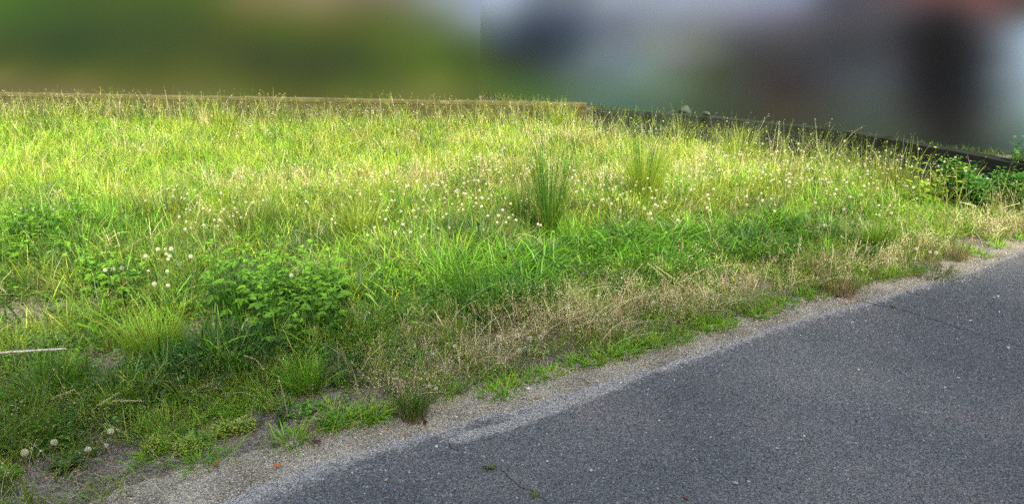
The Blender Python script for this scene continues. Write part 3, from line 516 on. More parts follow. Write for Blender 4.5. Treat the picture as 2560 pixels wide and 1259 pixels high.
# --- low leafy ground cover
r, x, y = scatter(120000, 41, ymax=7.0, bias=1.1); ok = inside(x, y); x, y = x[ok], y[ok]
dv, n1, n2, n3, bare, dark, fresh, pale, right = field_props(x, y)
k = r.random(len(x)) < smooth(0.05, 0.3, dv) * smooth(0.40, 0.58, n2 + 0.12 * fresh + 0.06 + 0.15 * smooth(0.62, 0.8, dv) * smooth(1.75, 1.35, dv)) * (1 - 0.75 * bare) * (1 - 0.75 * d_dry(x, y)) * (0.35 + 0.65 * smooth(0.5, 0.9, dv)); x, y = x[k], y[k]; n = len(x)
n1, n3, fresh, dark, dv = [a[k] for a in (n1, n3, fresh, dark, dv)]
L_ = r.uniform(0.008, 0.022, n); az = r.uniform(0, 6.283, n); up = r.uniform(-0.1, 0.8, n); z = ground_z(x, y) + r.uniform(0.004, 0.09, n) * (0.4 + n1) * smooth(0, .5, dv)
t = np.linspace(0, 1, 4)[None, :]
P = np.stack([x[:, None] + np.cos(az)[:, None] * L_[:, None] * t, y[:, None] + np.sin(az)[:, None] * L_[:, None] * t, z[:, None] + L_[:, None] * up[:, None] * t * (1 - 0.5 * t)], -1)
S = np.stack([-np.sin(az), np.cos(az), 0 * az], 1); U = np.tile([0, 0, 1.0], (n, 1)); prof = np.array([0.12, 0.42, 0.34, 0.03])[None, :] * L_[:, None] * 0.85
gcp = np.stack([FRESH, MID, BLUE, FRESH * 0.8, DEEP]); C = gcp[r.integers(0, 5, n)] * (0.7 + 0.5 * n3 + 0.3 * fresh)[:, None] * r.uniform(0.8, 1.2, n)[:, None]
mb = MB(); mb.leaf(P, prof, S, U, np.clip(C, 0, 1)); tag(mb.build('ground_cover_weeds', M_LEAF), kind='stuff')

# --- short rough grass in the yard strip behind the ditch wall
r = np.random.default_rng(44); n = 14000; x = r.uniform(-1.2, 5.2, n); y = r.uniform(6.2, 11.5, n); dr = sdist(RW, x, y); df = (x - FA[0]) * FN[0] + (y - FA[1]) * FN[1]
wl = WL0[1] + (x - WL0[0]) / (WL1[0] - WL0[0]) * (WL1[1] - WL0[1]); k = (df < -0.02) & np.where(x > 0.9, dr > 0.16, y > wl + 0.16) & ((x > -0.4) | (y < 9.4)); x, y = x[k], y[k]; n = len(x)
mb = MB(); pc = np.stack([DEEP, BLUE * .6, MID * .6, OLIVE * .6])
for _ in range(5): grass_blades(mb, x + r.normal(0, .03, n), y + r.normal(0, .02, n), ground_z(x, y) - 0.004, r.uniform(0.03, 0.12, n), r.uniform(0, 6.28, n), r.uniform(0, .7, n), r.uniform(0, .9, n), r.uniform(.0015, .003, n), pc[r.integers(0, 4, n)] * r.uniform(.6, 1.2, n)[:, None], K=4)
tag(mb.build('yard_grass', M_GRASS), kind='stuff')

# --- dead straw and litter lying on the soil, loose grit on the verge
r, x, y = scatter(26000, 51, ymax=6.0, bias=1.0); dv = sdist(VEG, x, y); k = (dv > -0.1) & (r.random(len(x)) < smooth(-0.08, 0.1, dv)) & ((sdist(RW, x, y) < -0.1) | (x < 0.9)); x, y = x[k], y[k]; n = len(x)
L_ = r.uniform(0.01, 0.07, n) * (1 - 0.3 * r.random(n)); az = r.uniform(0, 6.283, n); t = np.linspace(-0.5, 0.5, 4)[None, :]; bend = r.normal(0, 0.2, n)[:, None]
P = np.stack([x[:, None] + L_[:, None] * (np.cos(az)[:, None] * t - np.sin(az)[:, None] * bend * t * t), y[:, None] + L_[:, None] * (np.sin(az)[:, None] * t + np.cos(az)[:, None] * bend * t * t), ground_z(x, y)[:, None] + 0.004 + r.uniform(0, 0.012, n)[:, None] + r.normal(0, 0.12, n)[:, None] * L_[:, None] * t], -1)
S = np.stack([-np.sin(az), np.cos(az), r.normal(0, 0.4, n)], 1); lc = np.stack([TAN, PINK * 0.6, TAN * 0.6, STRAW * 0.8, PINK * 0.35, np.array([0.06, 0.045, 0.03])])
mb = MB(); mb.ribbon(P, (np.array([0.5, 1, 1, 0.4])[None, :] * r.uniform(0.0005, 0.0014, n)[:, None]), S, lc[r.integers(0, 6, n)] * r.uniform(0.7, 1.2, n)[:, None]); tag(mb.build('plant_litter', M_DRY), kind='stuff')
def grit(N, seed, name, f, smin, smax, cols):
    r = np.random.default_rng(seed); x = r.uniform(-2.5, 4.5, N); y = r.uniform(1.7, 6, N); k = r.random(N) < f(x, y); x, y = x[k], y[k]; n = len(x)
    s = smin + (smax - smin) * r.random(n) ** 3; s = s[:, None]
    base = np.array([[1, 0, 0], [0, 1, 0], [-1, 0, 0], [0, -1, 0], [0, 0, 0.75]]); ang = r.uniform(0, 6.28, n)
    V = []
    for b in base:
        q = r.uniform(0.6, 1.1, (n, 1)) * s; V.append(np.concatenate([(np.cos(ang) * b[0] - np.sin(ang) * b[1])[:, None] * q, (np.sin(ang) * b[0] + np.cos(ang) * b[1])[:, None] * q, b[2] * q], 1))
    V = np.stack(V, 1) + np.stack([x, y, np.where(sdist(ASP, x, y) < 0, 0.0085, 0.0038)], 1)[:, None, :]
    i = np.arange(n)[:, None] * 5; Q = np.concatenate([np.concatenate([i + a, i + b, i + 4], 1) for a, b in ((0, 1), (1, 2), (2, 3), (3, 0))])
    mb = MB(); mb.raw(V.reshape(-1, 3), Q, np.repeat(cols[r.integers(0, len(cols), n)] * r.uniform(0.7, 1.2, (n, 1)), 5, 0)); tag(mb.build(name, M_STONE), kind='stuff')
gcols = np.stack([lin(200, 195, 180), lin(165, 158, 140), lin(120, 116, 108), lin(220, 216, 205), lin(90, 90, 92), lin(190, 175, 140)])
grit(90000, 81, 'loose_gravel', lambda x, y: np.where(sdist(VEG, x, y) < 0.02, np.exp(-np.clip(-sdist(ASP, x, y), 0, 9) / 0.05), 0) * 0.9, 0.0012, 0.0065, np.array(gcols))
grit(30000, 82, 'road_grit', lambda x, y: np.where(sdist(ASP, x, y) < 0, 0.12, 0), 0.001, 0.0045, np.array(gcols))
# ------------------------------------------------------------ single plants
def tuft_obj(name, x, y, n, h, rad, cols, wide, lean, curl, seed, label, cat, group=None, stalks=0, K=7, stalk_h=1.15, stalk_col=None, speck=True, rootcol=0.75):
    r = np.random.default_rng(seed); z0 = float(ground_z(np.array([x]), np.array([y]))[0])
    root = empty(name, (x, y, z0), 0, label, cat, group)
    a = r.uniform(0, 6.283, n); rr = rad * np.sqrt(r.random(n)); bx, by = np.cos(a) * rr, np.sin(a) * rr
    az = a + r.normal(0, 0.5, n); hh = h * (1 - 0.45 * r.random(n) ** 1.2); cols = np.asarray(cols)
    C = cols[r.integers(0, len(cols), n)] * r.uniform(0.7, 1.3, n)[:, None]
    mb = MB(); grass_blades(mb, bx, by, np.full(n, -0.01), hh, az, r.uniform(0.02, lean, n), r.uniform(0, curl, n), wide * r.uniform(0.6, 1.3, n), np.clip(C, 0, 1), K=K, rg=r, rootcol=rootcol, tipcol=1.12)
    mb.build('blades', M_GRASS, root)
    if stalks:
        stalk_h = 1.5 if stalks == 110 else stalk_h
        m2 = MB(); a = r.uniform(0, 6.283, stalks); rr = rad * 0.7 * np.sqrt(r.random(stalks)); hs = h * stalk_h * r.uniform(0.75, 1.1, stalks)
        sc = np.array(stalk_col if stalk_col is not None else OLIVE * 1.3); Cs = sc[None, :] * r.uniform(0.75, 1.25, stalks)[:, None]
        P = grass_blades(m2, np.cos(a) * rr, np.sin(a) * rr, np.full(stalks, -0.01), hs, a, r.uniform(0.02, lean * 0.9, stalks), r.uniform(0, curl * 0.4, stalks), np.full(stalks, 0.0016 if stalks == 110 else 0.0011), Cs, K=8, rg=r)
        if speck:
            for q in range(26):
                t = r.uniform(0.55, 1.0, stalks); f = t * 7; i = np.minimum(f.astype(int), 6); fr = (f - i)[:, None]
                c = P[np.arange(stalks), i] * (1 - fr) + P[np.arange(stalks), i + 1] * fr; d = r.normal(0, 1, (stalks, 3)); d[:, 2] = np.abs(d[:, 2]) + 0.8; d /= np.linalg.norm(d, axis=1)[:, None]; L = r.uniform(0.004, 0.009, stalks)[:, None]
                b = np.cross(d, r.normal(0, 1, (stalks, 3))); b /= np.linalg.norm(b, axis=1)[:, None]; e = c + d * L
                m2.raw(np.stack([c, (c + e) / 2 + b * 0.0014, e, (c + e) / 2 - b * 0.0014], 1).reshape(-1, 3), np.arange(stalks * 4).reshape(-1, 4), np.repeat(Cs * 1.1, 4, 0))
        m2.build('seed_stalks', M_DRY, root)
    return root
TG = [ # u, v(base), blades, height, radius, colours, halfwidth, lean, curl, stalks, label
 (1370, 588, 230, 0.46, 0.06, (DEEP * 1.5, MID * 1.1, MID), .0014, .3, .3, 110, 'tallest dark green grass clump with dark seed stalks at the centre of the meadow'),
 (1610, 512, 480, 0.62, 0.08, (MID * 1.5, LIME * 1.1, MID * 1.2), .0012, .34, .25, 60, 'tall fan-shaped bright grass clump right of the tallest dark clump'),
 (1300, 562, 110, 0.38, 0.05, (DEEP * 1.2, MID), .0018, .25, .3, 14, 'thin upright grass clump just left of the tallest dark clump'),
 (1462, 545, 90, 0.26, 0.05, (BLUE, MID), .002, .3, .4, 8, 'small grey-green grass clump just right of the tallest dark clump'),
 (1430, 618, 90, 0.26, 0.05, (MID, FRESH), .002, .25, .3, 0, 'small grass tuft in front and right of the tallest dark clump'),
 (1205, 615, 320, 0.24, 0.16, (BLUE, DEEP * 1.4, MID), .003, .5, .9, 0, 'arching blue-green grass clump below the densest dandelions'),
 (640, 590, 320, 0.36, 0.14, (MID, BLUE, MID * 1.1), .0022, .35, .5, 20, 'tall soft grass clump left of centre, below the left dandelion patch'),
 (905, 600, 260, 0.34, 0.12, (MID * 1.15, LIME * .8), .0024, .35, .5, 12, 'bright green grass clump left of the densest dandelions'),
 (400, 560, 300, 0.36, 0.16, (MID, BLUE, LIME * .8), .0022, .35, .5, 16, 'tall mid-green grass clump behind the seeding stalks at left'),
 (1845, 420, 260, 0.46, 0.11, (LIME, MID * 1.2), .0014, .30, .5, 10, 'upright yellow-green grass clump in front of the ditch wall, right of centre'),
 (1700, 372, 150, 0.40, 0.10, (MID, LIME), .0013, .35, .8, 10, 'grass clump rising against the left end of the ditch wall'),
 (2090, 408, 240, 0.42, 0.14, (MID, LIME * .8), .0013, .4, .9, 12, 'drooping grass clump against the dark base of the ditch wall'),
 (2160, 425, 200, 0.44, 0.10, (MID, OLIVE), .0013, .4, .8, 10, 'tall olive grass clump right of the drooping clump at the ditch'),
 (2290, 440, 220, 0.44, 0.14, (MID, OLIVE * .9), .0013, .4, .8, 10, 'rightmost tall grass clump in front of the ditch wall'),
 (1320, 318, 160, 0.40, 0.10, (MID, BLUE), .0024, .3, .7, 6, 'grass clump at the right end of the streaked concrete wall'),
 (1395, 330, 160, 0.42, 0.10, (MID, LIME), .0024, .25, .6, 6, 'bushy grass clump where the two low walls meet'),
 (560, 335, 160, 0.36, 0.10, (MID, LIME), .0024, .25, .5, 6, 'grass clump at the foot of the streaked wall, left of centre'),
 (120, 345, 160, 0.38, 0.12, (MID, BLUE), .0024, .25, .6, 6, 'leftmost tall grass clump at the foot of the streaked wall'),
 (520, 335, 90, 0.34, 0.05, (TAN, STRAW), .002, .12, .2, 30, 'tan dried dock-like grass clump standing at the far edge, left of centre'),
 (386, 888, 420, 0.22, 0.11, (FRESH, MID * 1.3, LIME * .8), .0014, .35, .45, 0, 'fine bright green grass clump right of the white stick'),
 (180, 985, 150, 0.20, 0.06, (MID, DEEP * 1.3), .0018, .35, .6, 0, 'small grass clump below the white stick'),
 (575, 920, 420, 0.22, 0.17, (DEEP * 1.1, BLUE * .8, DEEP), .0032, .6, .9, 0, 'dark wide-bladed grass clump below the big leafy weeds'),
 (630, 800, 240, 0.34, 0.14, (DEEP, DEEP * 1.3), .0013, .5, .4, 26, 'dark thin stems fanning up among the big leafy weeds'),
 (760, 978, 260, 0.17, 0.07, (FRESH, MID * 1.2), .0015, .3, .4, 0, 'bright green fine tuft below and right of the big leafy weeds'),
 (900, 850, 260, 0.22, 0.12, (MID, DEEP * 1.4), .0018, .35, .6, 0, 'mid-green grass clump left of the dry verge'),
 (1240, 785, 420, 0.20, 0.20, (DEEP * 1.1, DEEP * 1.3, FRESH * .6), .0036, .5, .95, 0, 'dark lush wide-bladed clump behind the dry verge'),
 (1320, 745, 320, 0.20, 0.16, (FRESH * .75, DEEP * 1.5), .0036, .5, .95, 0, 'lush clump just right of and behind the darkest clump'),
 (1160, 735, 260, 0.22, 0.10, (DEEP * 1.5, MID), .0012, .25, .2, 0, 'feathery upright green clump left of the lush dark clump'),
 (1900, 640, 420, 0.18, 0.2, (DEEP * 1.2, BLUE, DEEP), .0032, .55, .95, 0, 'dark green tangled clump right of centre behind the dry verge'),
 (1650, 690, 420, 0.16, 0.22, (FRESH * .7, DEEP * 1.5), .003, .5, .95, 0, 'broad fresh-green clump behind the pale drooping verge stalks'),
 (2030, 600, 260, 0.20, 0.15, (BLUE, DEEP * 1.4), .0028, .5, .9, 0, 'blue-green clump above the reddish verge tuft'),
 (2190, 628, 300, 0.24, 0.08, (FRESH * .8, MID), .0018, .22, .4, 6, 'upright green clump near the right verge'),
 (2040, 690, 300, 0.19, 0.10, (OLIVE, TAN * .8, MID), .0014, .4, .4, 16, 'olive and reddish grass clump near the right verge'),
 (2100, 735, 240, 0.15, 0.07, (OLIVE, PINK, TAN), .0011, .6, .4, 30, 'brown-based wiry tuft spilling over the road edge at right'),
 (2330, 690, 260, 0.10, 0.10, (OLIVE, DEEP * 1.6, OLIVE), .0014, .9, .5, 16, 'low sprawling wiry plant reaching onto the road at right'),
 (2395, 650, 160, 0.14, 0.05, (STRAW * .8, OLIVE, PINK), .0011, .4, .3, 20, 'pale tuft with orange base on the right road edge'),
 (1035, 1045, 420, 0.115, 0.05, (OLIVE, PINK * .8, MID), .0007, .45, .3, 40, 'wiry tuft with dark red base on the road edge, left of centre'),
 (2300, 640, 200, 0.12, 0.10, (TAN, PINK, STRAW * .8), .0010, .4, .3, 40, 'tawny feathery tuft behind the low sprawling plant at right'),
 (2480, 520, 90, 0.22, 0.07, (STRAW, TAN), .0014, .7, .5, 8, 'straw-coloured splayed tuft in front of the dark shrubs at right'),
 (2235, 470, 180, 0.26, 0.1, (LIME * .8, MID), .002, .3, .5, 0, 'yellow-green clump left of the dark shrubs'),
 (420, 1075, 220, 0.12, 0.09, (FRESH, LIME * .8), .0016, .4, .5, 0, 'short bright green tuft on bare verge soil at lower left'),
 (300, 1010, 150, 0.17, 0.10, (MID, BLUE), .0018, .5, .6, 0, 'grass clump beside the pale bent stalks at lower left'),
 (60, 1100, 200, 0.20, 0.12, (MID * 1.1, BLUE * 1.1), .002, .5, .7, 8, 'grass clump at the lower left edge above the white puffs'),
 (120, 1010, 200, 0.2, 0.12, (MID, FRESH * .8), .0026, .5, .8, 0, 'wide-bladed grass clump at the left edge below the stick')]
for k, (u, v, nb, h, rad, cols, w, le, cu, st, lab) in enumerate(TG):
    g = G(u, v); tuft_obj('grass_clump', g[0], g[1], nb, h, rad, cols, w, le, cu, 300 + k, lab, 'grass clump', 'single grass clumps', st, stalk_col=(OLIVE * 1.1 if 'dark' not in lab and 'tallest' not in lab else DEEP * 1.1))

# crabgrass tufts along the road edge: bright, low, splayed
CG = [(1262, 975), (1295, 955), (1335, 945), (1375, 938), (1440, 915), (1478, 905), (1520, 895), (1558, 888), (1600, 872), (1640, 862), (1745, 830), (1780, 818), (1815, 810), (1965, 760), (2000, 748), (2035, 742), (1930, 775), (1890, 790), (2235, 690), (2265, 684), (2450, 640), (2500, 620), (2540, 600), (2480, 600), (940, 1040), (905, 1050), (850, 1060), (730, 1105), (580, 1030), (540, 1042), (610, 1022), (500, 1160), (480, 1110), (385, 1135), (830, 1020), (340, 1055), (700, 1015), (2420, 630), (1690, 850), (1230, 990)]
marks = [(2560, 600, 'the right end of the road edge'), (2250, 690, 'the low sprawling plant at right'), (1980, 755, 'the brown-based wiry tuft'), (1780, 820, 'the middle of the right-hand verge'), (1550, 890, 'the drooping pale verge stalks'), (1310, 950, 'the white pebbles on the gravel'), (900, 1050, 'the red-based wiry tuft'), (600, 1030, 'the bare soil left of the red-based tuft'), (420, 1120, 'the bare lower-left soil')]
def ordinal(i): return ['first', 'second', 'third', 'fourth', 'fifth', 'sixth', 'seventh', 'eighth', 'ninth', 'tenth', 'eleventh', 'twelfth', 'thirteenth', 'fourteenth', 'fifteenth', 'sixteenth', 'seventeenth', 'eighteenth', 'nineteenth', 'twentieth', 'twenty-first', 'twenty-second', 'twenty-third', 'twenty-fourth', 'twenty-fifth', 'twenty-sixth', 'twenty-seventh', 'twenty-eighth'][i]
def assign(pts, mk):
    res = {}
    for i, (u, v) in enumerate(pts): res.setdefault(min(range(len(mk)), key=lambda j: (mk[j][0] - u) ** 2 + ((mk[j][1] - v) * 2) ** 2), []).append(i)
    for j, L in res.items(): L.sort(key=lambda i: pts[i][0])
    return res
for j, L in assign(CG, marks).items():
    for q, i in enumerate(L):
        u, v = CG[i]; g = G(u, v); rr = random.Random(i)
        lab = 'low bright-green crabgrass tuft at ' + marks[j][2] if len(L) == 1 else 'low bright-green crabgrass tuft, %s from left at %s' % (ordinal(q), marks[j][2])
        tuft_obj('crabgrass_tuft', g[0], g[1], rr.randint(45, 85), rr.uniform(0.05, 0.088) * (1.0 + 0.02 * (g[1] - 2)), rr.uniform(0.035, 0.06), (FRESH * 1.3, LIME * 1.0, FRESH), .003, .95, .9, 700 + i, lab, 'grass tuft', 'crabgrass tufts along the road edge', K=5)

# leafy weeds: upright stem with pairs of leaves divided into pointed leaflets
def weed(x, y, h, seed, label, cat, group, cols, leaflet=0.05, nodes=6, name='leafy_weed', broad=0.30, stems=2, k3=3):
    r = np.random.default_rng(seed); z0 = float(ground_z(np.array([x]), np.array([y]))[0]); root = empty(name, (x, y, z0), 0, label, cat, group)
    ms, ml = MB(), MB()
    for st in range(stems):
        a = r.uniform(0, 6.28); off = 0.0 if st == 0 else 0.05; hs = h * (1 if st == 0 else r.uniform(0.6, 0.95)); ln = r.uniform(0.02, 0.25); bx, by = off * math.cos(a), off * math.sin(a)
        t = np.linspace(0, 1, 7); P = np.stack([bx + hs * ln * np.cos(a) * t ** 1.3, by + hs * ln * np.sin(a) * t ** 1.3, hs * t - 0.01], 1); ms.tube(P, 0.0028 * (1 - 0.6 * t), DEEP * 1.6, 4)
        rot = r.uniform(0, 3.14); PP, WW, SS, UU, CC = [], [], [], [], []
        for q in range(nodes):
            f = 0.25 + 0.75 * q / (nodes - 1); c = np.array([np.interp(f, t, P[:, i]) for i in range(3)]); rot += 1.57 + r.normal(0, 0.25); size = leaflet * (1.15 - 0.55 * f) * r.uniform(0.8, 1.15) * (0.8 if q == nodes - 1 else 1)
            col = np.asarray(cols[0]) * (1 - f) + np.asarray(cols[1]) * f
            for sd in (0, math.pi):
                az = rot + sd + r.normal(0, 0.15); el = 0.15 + 0.65 * f + r.normal(0, 0.15); pet = size * 0.8
                d = np.array([math.cos(az) * math.cos(el), math.sin(az) * math.cos(el), math.sin(el)]); e = c + d * pet; ms.tube(np.stack([c, e]), 0.0011, DEEP * 2, 3)
                for la in ((0, 0.95, -0.95) if k3 == 3 else (0, 0.6, -0.6, 1.3, -1.3) if k3 == 5 else (0,)):
                    az2 = az + la; el2 = el - 0.25 + r.normal(0, 0.12); d2 = np.array([math.cos(az2) * math.cos(el2), math.sin(az2) * math.cos(el2), math.sin(el2)]); Lf = size * (1.25 if la == 0 else 0.95)
                    tt = np.linspace(0, 1, 5)[:, None]; pts = e + d2 * Lf * tt - np.array([0, 0, 1]) * Lf * 0.28 * tt ** 2
                    PP.append(pts); WW.append(np.array([0.2, 0.95, 0.85, 0.42, 0.02]) * Lf * broad); SS.append([-math.sin(az2), math.cos(az2), r.normal(0, 0.2)]); UU.append([-d2[0] * 0.3, -d2[1] * 0.3, 1.0]); CC.append(np.clip(col * r.uniform(0.8, 1.2), 0, 1))
        ml.leaf(np.array(PP), np.array(WW), np.array(SS), np.array(UU), np.array(CC), 0.35)
    ms.build('stem', M_LEAF, root); ml.build('foliage', M_LEAF, root); return root
LW = [(50, 640), (95, 630), (140, 640), (60, 600), (110, 605), (180, 590), (25, 690), (75, 700), (165, 600), (215, 600), (150, 690), (20, 630), (210, 560),
      (230, 740), (265, 735), (300, 745), (335, 735), (250, 770), (300, 780), (215, 720),
      (560, 740), (600, 760), (700, 760), (740, 745), (780, 770), (820, 790), (850, 770), (690, 800), (740, 820), (660, 905), (790, 740), (640, 730), (860, 740), (700, 735), (600, 820), (650, 850), (690, 860), (745, 865), (790, 845), (830, 830), (620, 790), (665, 780), (720, 790), (765, 800), (805, 815), (570, 780),
      (960, 730), (1000, 745), (1035, 730), (1060, 760), (980, 700), (1090, 700), (1020, 790),
      (1420, 640), (1500, 660), (1560, 630), (1480, 625), (1600, 600),
      (2330, 500), (2360, 480), (2300, 480), (2390, 510), (2345, 460), (2290, 520)]
lm = [(110, 630, 'massed at the left edge above the stick'), (275, 750, 'under the left dandelion puffs'), (700, 770, 'in the big leafy patch left of centre'), (1020, 740, 'between the leafy patch and the lush dark clump'), (1500, 640, 'in the fresh green strip right of centre'), (2340, 490, 'left of the dark shrubs at right')]
for j, L in assign(LW, lm).items():
    for q, i in enumerate(L):
        u, v = LW[i]; g = G(u, v); rr = random.Random(i + 50); sm = 0.6 if j in (3, 4) else 1.0
        lab = 'pointed-leaf weed, %s from left %s' % (ordinal(q), lm[j][2])
        if (u, v) == (660, 905): lab = 'single bright star-leaved weed low in front of the big leafy patch'
        weed(g[0], g[1], rr.uniform(0.22, 0.34) * (1.15 if j == 2 else 1) * sm, 900 + i, lab, 'weed', 'leafy weeds ' + lm[j][2], (FRESH * .42, FRESH * [.92, .84, .8]) if j != 5 else (FRESH * .6, LIME * .8), rr.uniform(0.055, 0.072) * (0.6 if sm < 1 else 0.9), 5, stems=2 if (u, v) != (660, 905) else 1, k3=3 if j not in (3, 4) else 1, broad=0.2 if j not in (3, 4) else 0.2)
# dark shrubs at the right edge
SH = [(2380, 475, .36, 'left'), (2440, 465, .42, 'second'), (2500, 455, .45, 'third'), (2560, 450, .5, 'rightmost'), (2440, 510, .3, 'front left'), (2520, 500, .36, 'front right'), (2545, 478, .4, 'middle right'), (2475, 482, .38, 'middle'), (2415, 490, .34, 'middle left'), (2555, 515, .3, 'nearest')]
for i, (u, v, h, w_) in enumerate(SH):
    g = G(u, v + 15); weed(g[0], g[1], h * 0.86, 1200 + i, 'dark green leafy shrub, %s one of the group at the right edge' % w_, 'shrub', 'dark shrubs at the right edge', (DEEP * .7, DEEP * 1.6), 0.048, 8, 'shrub', 0.34, 9, 3)
# small low weeds on the near left soil
LOW = [(25, 925, 'round-leaved weed at the left edge below the stick'), (120, 925, 'round-leaved weed under the middle of the white stick'), (160, 912, 'round-leaved weed under the tip of the white stick'), (265, 990, 'grey-green notched weed beside the pale bent stalks'), (172, 1165, 'grey-green rosette below the white puffs at lower left'), (100, 1100, 'small broad-leaved weed among the lower-left puffs'), (15, 1190, 'leafy rosette in the bottom left corner'), (470, 1125, 'lime cushion weed on bare soil at lower left, right one'), (388, 1118, 'lime cushion weed on bare soil at lower left, left one'), (560, 1085, 'lime cushion weed on soil right of the pair'), (610, 1078, 'tiny lime weed right of the three cushion weeds'), (835, 1065, 'small green weed on the gravel edge left of the red-based tuft'), (760, 1040, 'small green weed on the bare soil behind the gravel edge'), (420, 880, 'broad-leaved weed right of the fine bright clump'), (470, 885, 'long-leaved weed beside the dark wide-bladed clump'), (235, 870, 'clover-like weed behind the white stick'), (330, 1045, 'small green weed right of the lower-left puffs'), (1222, 1172, 'small green weed growing in the middle of the asphalt'), (1336, 1243, 'small green sprout in the road crack at the bottom edge'), (2233, 770, 'tiny green sprout in the long road crack at right'), (1850, 600, 'broad-leaved weed in the strip right of centre'), (1330, 890, 'small green weed among the dry verge grass')]
for i, (u, v, lab) in enumerate(LOW):
    g = G(u, v); rr = np.random.default_rng(1500 + i); onroad = 'asphalt' in lab or 'road crack' in lab
    z0 = 0.008 if onroad else float(ground_z(g[:1], g[1:2])[0]); root = empty('low_weed', (g[0], g[1], z0), 0, lab, 'weed', 'low weeds'); n = 24 if onroad else 60
    R_ = (0.03 if i == 17 else 0.024 if i == 18 else 0.02) if onroad else 0.065 if 'rosette' in lab or 'round' in lab or 'broad' in lab else 0.05
    if 'cushion' in lab or 'clover' in lab: n = 260
    long = 'long' in lab or 'notched' in lab or 'rosette' in lab or onroad
    L = R_ * (rr.uniform(0.5, 1.1, n) if long else rr.uniform(0.22, 0.42, n) * (0.5 if n == 260 else 1)); a = rr.uniform(0, 6.28, n); off = np.zeros(n) if long else R_ * np.sqrt(rr.random(n)); b = rr.uniform(0, 6.28, n); el = rr.uniform(0.1, 0.9, n)
    hz = np.zeros(n) if long else rr.uniform(0.01, 0.06, n) * (1 - 0.5 * off / R_)
    t = np.linspace(0, 1, 5)[None, :]
    P = np.stack([(np.cos(b) * off)[:, None] + np.cos(a)[:, None] * L[:, None] * t, (np.sin(b) * off)[:, None] + np.sin(a)[:, None] * L[:, None] * t, hz[:, None] + L[:, None] * el[:, None] * t * (1 - 0.4 * t)], -1)
    pr = np.array([0.15, 0.8, 1, 0.75, 0.05])[None, :] * L[:, None] * (0.11 if long else 0.42); col = LIME * .8 if 'lime' in lab else OLIVE if onroad else BLUE * 1.1 if 'grey' in lab else FRESH * .7
    m = MB(); m.leaf(P, pr, np.stack([-np.sin(a), np.cos(a), 0 * a], 1), np.tile([0, 0, 1.], (n, 1)), np.clip(col * rr.uniform(0.75, 1.25, n)[:, None], 0, 1)); m.build('foliage', M_LEAF, root)
    m = MB(); 
    for q in range(0, n, 6):
        if not long: m.tube(np.array([[0, 0, -0.01], P[q, 0] * [0.6, 0.6, 0.6], P[q, 0]]), 0.0008, DEEP * 1.6, 3)
    if m.v: m.build('stem', M_LEAF, root)

